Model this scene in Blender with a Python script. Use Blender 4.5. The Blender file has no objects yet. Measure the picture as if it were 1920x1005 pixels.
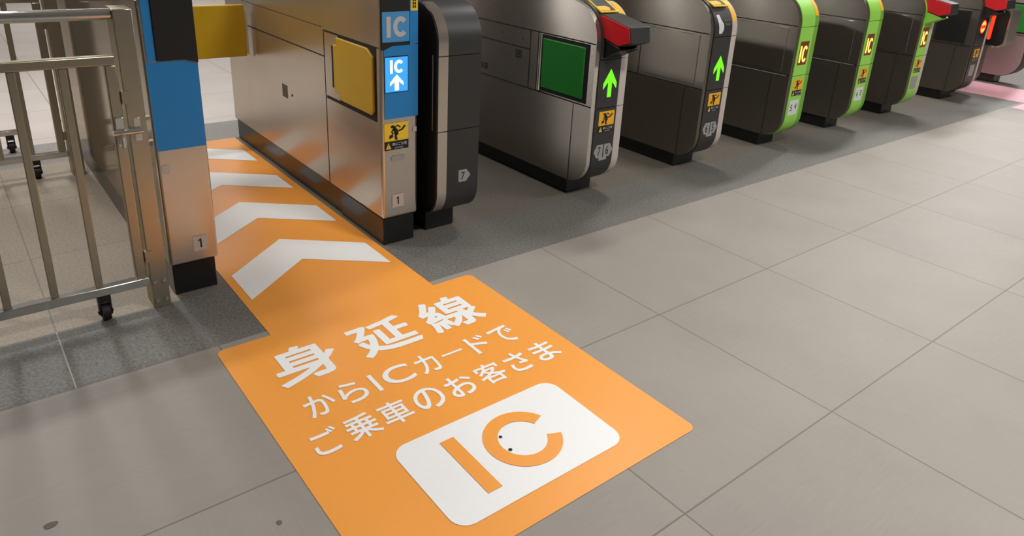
import bpy, math, random
from mathutils import Vector, Matrix

scene = bpy.context.scene
col = scene.collection

# ------------------------------------------------------------------ camera
cam_data = bpy.data.cameras.new('camera')
cam = bpy.data.objects.new('camera', cam_data)
col.objects.link(cam)
CR = Vector((0.78525398, -0.61731379, 0.04795705))
CU = Vector((0.18477786, 0.30756057, 0.93341504))
CF = Vector((0.59095967, 0.72410647, -0.35557909))
mw = Matrix((CR, CU, -CF)).transposed().to_4x4()
mw.translation = Vector((-0.54081305, -1.87962389, 1.18447924))
cam.matrix_world = mw
cam_data.sensor_width = 36.0
cam_data.lens = 25.3956
cam_data.shift_y = -142.5 / 1920
cam_data.clip_start = 0.05
scene.camera = cam

# ------------------------------------------------------------------ colour management
scene.view_settings.view_transform = 'Standard'
scene.view_settings.look = 'None'
scene.view_settings.gamma = 1.0
scene.view_settings.exposure = 0.15

# ------------------------------------------------------------------ world (rest of the hall)
world = bpy.data.worlds.new('station_hall')
scene.world = world
world.use_nodes = True
bg = world.node_tree.nodes['Background']
bg.inputs[0].default_value = (0.95, 0.93, 0.90, 1)
bg.inputs[1].default_value = 0.07

# ------------------------------------------------------------------ ceiling lamps
def lamp(x, y, sx, sy, power, colour=(1.0, 0.985, 0.965), z=2.72):
    d = bpy.data.lights.new('ceiling_lamp', 'AREA')
    d.shape = 'RECTANGLE'
    d.size, d.size_y = sx, sy
    d.energy = power
    d.color = colour
    o = bpy.data.objects.new('ceiling_lamp', d)
    o.location = (x, y, z)
    col.objects.link(o)
    return o

for (x, y, sx, sy, p) in [
        (-0.32, 3.10, 0.30, 1.0, 36),
        (-0.55, 1.20, 0.6, 0.12, 22),
        (-2.4, 3.2, 1.2, 0.20, 7),
        (1.30, 0.78, 0.25, 0.15, 4),
        (2.75, 0.76, 0.4, 0.15, 20),
        (5.4, 0.76, 0.8, 0.15, 44),
        (9.0, 0.80, 2.4, 0.25, 130),
        (1.35, -1.85, 0.5, 0.3, 52),
        (4.3, -2.2, 1.8, 0.5, 82),
        (1.5, 7.0, 2.4, 0.6, 60),
        (6.5, 7.0, 2.4, 0.6, 50)]:
    lamp(x, y, sx, sy, p)

# tall unseen light added behind the left gate unit, only to streak the brushed sides
sl = lamp(-0.85, 3.3, 0.16, 1.2, 5, z=1.95)
sl.name = 'streak_light'
sl.rotation_euler = (Vector((2.6, 0.6, 0.3)) - sl.location).to_track_quat('-Z', 'Y').to_euler()

# ------------------------------------------------------------------ helpers
def lin(c):
    return tuple(((v / 255) / 12.92 if v / 255 <= 0.04045 else ((v / 255 + 0.055) / 1.055) ** 2.4) for v in c)


def mat(name, rgb, rough=0.5, metal=0.0, emit=None, strength=0.0, spec=0.5, vary=0.0, vscale=40.0, coat=0.0):
    m = bpy.data.materials.new(name)
    m.use_nodes = True
    nt = m.node_tree
    b = nt.nodes['Principled BSDF']
    c = lin(rgb) + (1,)
    b.inputs['Base Color'].default_value = c
    b.inputs['Roughness'].default_value = rough
    b.inputs['Metallic'].default_value = metal
    b.inputs['Specular IOR Level'].default_value = spec
    b.inputs['Coat Weight'].default_value = coat
    if emit:
        b.inputs['Emission Color'].default_value = lin(emit) + (1,)
        b.inputs['Emission Strength'].default_value = strength
    if vary:
        tc = nt.nodes.new('ShaderNodeTexCoord')
        n = nt.nodes.new('ShaderNodeTexNoise')
        n.inputs['Scale'].default_value = vscale
        n.inputs['Detail'].default_value = 3
        nt.links.new(tc.outputs['Object'], n.inputs['Vector'])
        r = nt.nodes.new('ShaderNodeMapRange')
        r.inputs['To Min'].default_value = 1 - vary
        r.inputs['To Max'].default_value = 1 + vary
        nt.links.new(n.outputs['Fac'], r.inputs['Value'])
        mx = nt.nodes.new('ShaderNodeVectorMath')
        mx.operation = 'SCALE'
        mx.inputs[0].default_value = c[:3]
        nt.links.new(r.outputs['Result'], mx.inputs['Scale'])
        nt.links.new(mx.outputs['Vector'], b.inputs['Base Color'])
    return m


def steel_mat(name, rgb, rough=0.27, aniso=0.0, grain=0.02, scale=(6, 6, 260)):
    """stainless steel; aniso > 0: grain brushed level, so reflections stretch up and down"""
    m = bpy.data.materials.new(name)
    m.use_nodes = True
    nt = m.node_tree
    nt.nodes.remove(nt.nodes['Principled BSDF'])
    g = nt.nodes.new('ShaderNodeBsdfAnisotropic')
    g.distribution = 'MULTI_GGX'
    g.inputs['Roughness'].default_value = rough
    g.inputs['Anisotropy'].default_value = -aniso
    if aniso:
        t = nt.nodes.new('ShaderNodeCombineXYZ')
        t.inputs[2].default_value = 1.0
        nt.links.new(t.outputs[0], g.inputs['Tangent'])
    d = nt.nodes.new('ShaderNodeBsdfDiffuse')
    mixs = nt.nodes.new('ShaderNodeMixShader')
    mixs.inputs[0].default_value = 0.12
    nt.links.new(g.outputs[0], mixs.inputs[1])
    nt.links.new(d.outputs[0], mixs.inputs[2])
    nt.links.new(mixs.outputs[0], nt.nodes['Material Output'].inputs['Surface'])
    tc = nt.nodes.new('ShaderNodeTexCoord')
    mp = nt.nodes.new('ShaderNodeMapping')
    mp.inputs['Scale'].default_value = scale
    nt.links.new(tc.outputs['Object'], mp.inputs['Vector'])
    n = nt.nodes.new('ShaderNodeTexNoise')
    n.inputs['Scale'].default_value = 1.0
    n.inputs['Detail'].default_value = 4
    nt.links.new(mp.outputs['Vector'], n.inputs['Vector'])
    r = nt.nodes.new('ShaderNodeMapRange')
    r.inputs['To Min'].default_value = 1 - grain * 3
    r.inputs['To Max'].default_value = 1 + grain * 3
    nt.links.new(n.outputs['Fac'], r.inputs['Value'])
    mx = nt.nodes.new('ShaderNodeVectorMath')
    mx.operation = 'SCALE'
    mx.inputs[0].default_value = lin(rgb)
    nt.links.new(r.outputs['Result'], mx.inputs['Scale'])
    nt.links.new(mx.outputs['Vector'], g.inputs['Color'])
    nt.links.new(mx.outputs['Vector'], d.inputs['Color'])
    return m


def tile_mat(name, rgb, size, origin, groove, groove_rgb, rough=0.45, vary=0.06, streak=True, speck=0.0, bump=0.06):
    """square floor tiles laid on a grid: joint lines, per-tile tone, fine streaks that turn from tile to tile"""
    m = bpy.data.materials.new(name)
    m.use_nodes = True
    nt = m.node_tree
    N = nt.nodes.new
    L = nt.links.new
    b = nt.nodes['Principled BSDF']
    b.inputs['Roughness'].default_value = rough
    tc = N('ShaderNodeTexCoord')
    sep = N('ShaderNodeSeparateXYZ')
    L(tc.outputs['Object'], sep.inputs[0])

    def math_(op, a, c=None):
        n = N('ShaderNodeMath')
        n.operation = op
        for i, v in enumerate((a, c)):
            if v is None:
                continue
            if isinstance(v, (int, float)):
                n.inputs[i].default_value = v
            else:
                L(v, n.inputs[i])
        return n.outputs[0]
    us = []
    for k in range(2):
        u = math_('DIVIDE', math_('SUBTRACT', sep.outputs[k], origin[k]), size[k])
        us.append(u)
    cells = [math_('FLOOR', u) for u in us]
    edge = []
    for k in range(2):
        f = math_('FRACT', us[k])
        d = math_('MINIMUM', f, math_('SUBTRACT', 1.0, f))
        edge.append(math_('MULTIPLY', d, size[k]))
    dist = math_('MINIMUM', edge[0], edge[1])
    g = N('ShaderNodeMapRange')
    g.inputs['From Min'].default_value = groove * 0.5
    g.inputs['From Max'].default_value = groove * 0.5 + 0.0012
    g.inputs['To Min'].default_value = 1
    g.inputs['To Max'].default_value = 0
    L(dist, g.inputs['Value'])
    groove_fac = g.outputs['Result']
    cv = N('ShaderNodeCombineXYZ')
    L(cells[0], cv.inputs[0])
    L(cells[1], cv.inputs[1])
    wn = N('ShaderNodeTexWhiteNoise')
    L(cv.outputs[0], wn.inputs['Vector'])
    # streak direction turns 90 degrees on alternate tiles
    par = math_('MODULO', math_('ABSOLUTE', math_('ADD', cells[0], cells[1])), 2.0)
    ca = N('ShaderNodeMapping')
    ca.inputs['Scale'].default_value = (14, 150, 1)
    ca.inputs['Rotation'].default_value = (0, 0, 0.35)
    L(tc.outputs['Object'], ca.inputs['Vector'])
    cb = N('ShaderNodeMapping')
    cb.inputs['Scale'].default_value = (150, 14, 1)
    cb.inputs['Rotation'].default_value = (0, 0, 0.35)
    L(tc.outputs['Object'], cb.inputs['Vector'])
    mixv = N('ShaderNodeMix')
    mixv.data_type = 'VECTOR'
    L(par, mixv.inputs[0])
    L(ca.outputs[0], mixv.inputs[4])
    L(cb.outputs[0], mixv.inputs[5])
    n1 = N('ShaderNodeTexNoise')
    n1.inputs['Scale'].default_value = 1.0 if streak else 0.0
    n1.inputs['Detail'].default_value = 3
    n1.inputs['Distortion'].default_value = 0.6
    L(mixv.outputs[1], n1.inputs['Vector'])
    n2 = N('ShaderNodeTexNoise')
    n2.inputs['Scale'].default_value = 3.5
    n2.inputs['Detail'].default_value = 4
    L(tc.outputs['Object'], n2.inputs['Vector'])
    n3 = N('ShaderNodeTexNoise')
    n3.inputs['Scale'].default_value = 120
    n3.inputs['Detail'].default_value = 2
    L(tc.outputs['Object'], n3.inputs['Vector'])
    tone = math_('ADD', 1.0, math_('MULTIPLY', math_('SUBTRACT', wn.outputs['Value'], 0.5), vary))
    tone = math_('ADD', tone, math_('MULTIPLY', math_('SUBTRACT', n1.outputs['Fac'], 0.5), 0.16 if streak else 0))
    tone = math_('ADD', tone, math_('MULTIPLY', math_('SUBTRACT', n2.outputs['Fac'], 0.5), 0.22))
    tone = math_('ADD', tone, math_('MULTIPLY', math_('SUBTRACT', n3.outputs['Fac'], 0.5), speck))
    sc = N('ShaderNodeVectorMath')
    sc.operation = 'SCALE'
    sc.inputs[0].default_value = lin(rgb)
    L(tone, sc.inputs['Scale'])
    mx = N('ShaderNodeMix')
    mx.data_type = 'RGBA'
    L(groove_fac, mx.inputs[0])
    L(sc.outputs[0], mx.inputs[6])
    mx.inputs[7].default_value = lin(groove_rgb) + (1,)
    L(mx.outputs[2], b.inputs['Base Color'])
    bp = N('ShaderNodeBump')
    bp.inputs['Strength'].default_value = bump
    bp.inputs['Distance'].default_value = 0.004
    hgt = math_('SUBTRACT', math_('ADD', n1.outputs['Fac'], math_('MULTIPLY', n3.outputs['Fac'], 0.6)), math_('MULTIPLY', groove_fac, 1.5))
    L(hgt, bp.inputs['Height'])
    L(bp.outputs[0], b.inputs['Normal'])
    return m


M = {}
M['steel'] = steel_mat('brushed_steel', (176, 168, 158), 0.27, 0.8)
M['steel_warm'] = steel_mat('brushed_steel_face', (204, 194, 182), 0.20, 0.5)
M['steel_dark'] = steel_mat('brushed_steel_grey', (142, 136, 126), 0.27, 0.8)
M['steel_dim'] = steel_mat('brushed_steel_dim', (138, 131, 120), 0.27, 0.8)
M['steel_pink'] = steel_mat('brushed_steel_pink_tint', (190, 172, 168), 0.30, 0.7)  # base colour carries the pink that the floor strip reflects
M['mirror_steel'] = steel_mat('polished_steel_side', (192, 184, 172), 0.09, 0.0, 0.01)
M['tube'] = steel_mat('satin_steel_tube', (186, 177, 158), 0.28, 0.0, 0.02, (30, 30, 30))
M['bright_tube'] = steel_mat('polished_steel_rail', (215, 215, 212), 0.13, 0.0, 0.02, (30, 30, 30))
M['chrome'] = steel_mat('chrome_edge', (225, 222, 216), 0.14, 0.0, 0.0)
M['black'] = mat('black_plastic', (26, 26, 24), 0.42, vary=0.1)
M['charcoal'] = mat('charcoal_plastic', (46, 45, 43), 0.45, vary=0.08)
M['gap'] = mat('panel_gap_black', (14, 13, 12), 0.6)
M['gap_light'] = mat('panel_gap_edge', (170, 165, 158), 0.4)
M['base'] = mat('black_plinth', (24, 22, 21), 0.22, vary=0.1)
M['blue'] = mat('blue_panel', (34, 128, 194), 0.42, vary=0.04)
M['blue_sign'] = mat('blue_sign', (72, 146, 200), 0.5)
M['yellow'] = mat('yellow_flap', (205, 165, 28), 0.42, vary=0.04, vscale=12)
M['yellow_dim'] = mat('yellow_gate_flap', (196, 158, 12), 0.42, vary=0.04, vscale=12)
M['label_yellow'] = mat('label_yellow', (236, 196, 40), 0.5)
M['label_amber'] = mat('label_amber', (238, 176, 30), 0.5)
M['label_black'] = mat('label_black', (18, 18, 18), 0.5)
M['label_white'] = mat('label_white', (214, 214, 214), 0.5)
M['sign_white'] = mat('sign_white', (186, 188, 190), 0.5)
M['label_grey'] = mat('label_grey', (150, 148, 146), 0.5)
M['green_door'] = mat('green_flap', (34, 120, 44), 0.4, vary=0.06, vscale=10)
M['lime'] = mat('lime_green_cover', (148, 212, 82), 0.42, vary=0.03, vscale=10)
M['lime_dark'] = mat('lime_green_edge', (110, 166, 56), 0.42)
M['red'] = mat('red_head', (214, 28, 36), 0.4)
M['cream'] = mat('cream_edge_strip', (196, 184, 176), 0.45)
M['orange'] = mat('orange_film', (244, 160, 64), 0.38, vary=0.03, vscale=60)
M['white_film'] = mat('white_film', (240, 240, 238), 0.4, vary=0.02, vscale=60)
M['pink'] = mat('pink_film', (252, 190, 202), 0.4, vary=0.03)
M['rubber'] = mat('black_rubber', (22, 22, 22), 0.6)
M['paper'] = mat('clear_label_film', (190, 178, 166), 0.4)
M['ink'] = mat('black_ink', (16, 15, 15), 0.5)
M['acrylic'] = mat('clear_acrylic_edge', (226, 220, 190), 0.15)
M['screen'] = mat('lit_blue_screen', (20, 90, 180), 0.3, emit=(60, 160, 240), strength=0.95)
M['screen_white'] = mat('lit_white_symbol', (230, 240, 250), 0.3, emit=(235, 246, 255), strength=1.15)
M['led_green'] = mat('lit_green_arrow', (60, 200, 30), 0.3, emit=(110, 255, 20), strength=1.1)
M['led_amber'] = mat('lit_amber_letters', (250, 180, 60), 0.3, emit=(255, 205, 90), strength=1.5)
M['led_panel'] = mat('led_panel_dark', (70, 30, 8), 0.3, emit=(120, 45, 0), strength=0.35)
M['led_red'] = mat('lit_red_lamp', (230, 50, 20), 0.3, emit=(255, 60, 24), strength=1.3)
M['led_orange'] = mat('lit_orange_lamp', (250, 120, 40), 0.3, emit=(255, 150, 70), strength=2.0)

ORIGIN = {}


class MB:
    """collects shapes in world coordinates and links them as one mesh object"""

    def __init__(self):
        self.v, self.f, self.s = [], [], []

    def add(self, vs, fs, smooth=False):
        n = len(self.v)
        self.v += [tuple(p) for p in vs]
        self.f += [tuple(i + n for i in f) for f in fs]
        self.s += [smooth] * len(fs)
        return self

    def box(self, x0, x1, y0, y1, z0, z1):
        vs = [(x, y, z) for x in (x0, x1) for y in (y0, y1) for z in (z0, z1)]
        return self.add(vs, [(0, 1, 3, 2), (4, 6, 7, 5), (0, 4, 5, 1), (2, 3, 7, 6), (0, 2, 6, 4), (1, 5, 7, 3)])

    def prism(self, poly, axis, a, b, smooth=False):
        """poly: points in the two axes other than `axis`; extruded from a to b"""
        def P(p, t):
            return {'x': (t, p[0], p[1]), 'y': (p[0], t, p[1]), 'z': (p[0], p[1], t)}[axis]
        n = len(poly)
        vs = [P(p, a) for p in poly] + [P(p, b) for p in poly]
        fs = [(i, (i + 1) % n, n + (i + 1) % n, n + i) for i in range(n)]
        self.add(vs, fs, smooth)
        base = len(self.v) - 2 * n
        self.f += [tuple(base + i for i in range(n))[::-1], tuple(base + n + i for i in range(n))]
        self.s += [False, False]
        return self

    def ribbon(self, line, x0, x1, outer, inner):
        """a thin shell that follows a profile line (y, z) from x0 to x1"""
        n = len(line)
        nrm = []
        for i in range(n):
            a = Vector(line[max(i - 1, 0)])
            b = Vector(line[min(i + 1, n - 1)])
            d = (b - a).normalized()
            nrm.append(Vector((-d.y, d.x)))
        out = [tuple(Vector(line[i]) + nrm[i] * outer) for i in range(n)]
        inn = [tuple(Vector(line[i]) - nrm[i] * inner) for i in range(n)]
        return self.prism(out + inn[::-1], 'x', x0, x1, True)

    def tube(self, a, b, r, n=16, ry=None):
        a, b = Vector(a), Vector(b)
        d = (b - a).normalized()
        u = d.orthogonal().normalized()
        if abs(d.z) < 0.9:
            u = Vector((0, 0, 1))
        w = d.cross(u)
        ry = ry or r
        vs = []
        for p in (a, b):
            for i in range(n):
                t = 2 * math.pi * i / n
                vs.append(p + u * math.cos(t) * r + w * math.sin(t) * ry)
        self.add(vs, [(i, (i + 1) % n, n + (i + 1) % n, n + i) for i in range(n)], True)
        k = len(self.v) - 2 * n
        self.f += [tuple(k + i for i in range(n))[::-1], tuple(k + n + i for i in range(n))]
        self.s += [False, False]
        return self

    def build(self, name, material, parent=None, bevel=0.0, seg=2):
        me = bpy.data.meshes.new(name)
        off = Vector(ORIGIN.get(parent.name, (0, 0, 0))) if parent else Vector((0, 0, 0))
        me.from_pydata([tuple(Vector(p) - off) for p in self.v], [], self.f)
        me.polygons.foreach_set('use_smooth', self.s)
        bm = __import__('bmesh').new()
        bm.from_mesh(me)
        __import__('bmesh').ops.recalc_face_normals(bm, faces=bm.faces)
        bm.to_mesh(me)
        bm.free()
        me.set_sharp_from_angle(angle=0.7)
        me.materials.append(M[material] if isinstance(material, str) else material)
        o = bpy.data.objects.new(name, me)
        col.objects.link(o)
        if parent:
            o.parent = parent
            ORIGIN[o.name] = tuple(off)
        if bevel:
            md = o.modifiers.new('bevel', 'BEVEL')
            md.width = bevel
            md.segments = seg
            md.limit_method = 'ANGLE'
            md.angle_limit = 0.8
        return o


def tag(o, label=None, category=None, group=None, kind=None):
    for k, v in (('label', label), ('category', category), ('group', group), ('kind', kind)):
        if v:
            o[k] = v
    return o


def thing(name, loc, label, category, group=None):
    o = bpy.data.objects.new(name, None)
    o.empty_display_size = 0.1
    o.location = loc
    col.objects.link(o)
    ORIGIN[o.name] = tuple(loc)
    return tag(o, label, category, group)


# ------------------------------------------------------------------ flat shapes and lettering
def flat(polys, place):
    """fills outlines (outer and inner) -> MB, placed in the world by place(u, v)"""
    cu = bpy.data.curves.new('outline', 'CURVE')
    cu.dimensions = '2D'
    cu.fill_mode = 'BOTH'
    for poly in polys:
        sp = cu.splines.new('POLY')
        sp.points.add(len(poly) - 1)
        for p, q in zip(sp.points, poly):
            p.co = (q[0], q[1], 0, 1)
        sp.use_cyclic_u = True
    o = bpy.data.objects.new('outline', cu)
    col.objects.link(o)
    dg = bpy.context.evaluated_depsgraph_get()
    me = bpy.data.meshes.new_from_object(o.evaluated_get(dg))
    mb = MB()
    mb.add([place(v.co.x, v.co.y) for v in me.vertices], [tuple(p.vertices) for p in me.polygons])
    bpy.data.objects.remove(o)
    bpy.data.curves.remove(cu)
    bpy.data.meshes.remove(me)
    return mb


def rrect(x0, x1, y0, y1, r, n=6):
    out = []
    for cx, cy, a0 in ((x1 - r, y1 - r, 0), (x0 + r, y1 - r, 90), (x0 + r, y0 + r, 180), (x1 - r, y0 + r, 270)):
        for i in range(n + 1):
            t = math.radians(a0 + 90 * i / n)
            out.append((cx + r * math.cos(t), cy + r * math.sin(t)))
    return out


def stroke(pts, w):
    """a bent band of width w as an outline"""
    n = len(pts)
    L, R = [], []
    for i in range(n):
        a = Vector(pts[max(i - 1, 0)])
        b = Vector(pts[min(i + 1, n - 1)])
        d = (b - a).normalized()
        nn = Vector((-d.y, d.x)) * w / 2
        L.append(tuple(Vector(pts[i]) + nn))
        R.append(tuple(Vector(pts[i]) - nn))
    return L + R[::-1]


def circle(cx, cy, r, n=18):
    return [(cx + r * math.cos(2 * math.pi * i / n), cy + r * math.sin(2 * math.pi * i / n)) for i in range(n)]


def ring_c(cx, cy, r, w, a0, a1, n=36, sy=1.0):
    """an open ring (letter C) from angle a0 to a1, degrees"""
    A = [math.radians(a0 + (a1 - a0) * i / n) for i in range(n + 1)]
    out = [(cx + r * math.cos(t), cy + sy * r * math.sin(t)) for t in A]
    inn = [(cx + (r - w) * math.cos(t), cy + sy * r * math.sin(t) * (r - w / 1.0) / r) for t in A]
    return out + inn[::-1]


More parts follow.
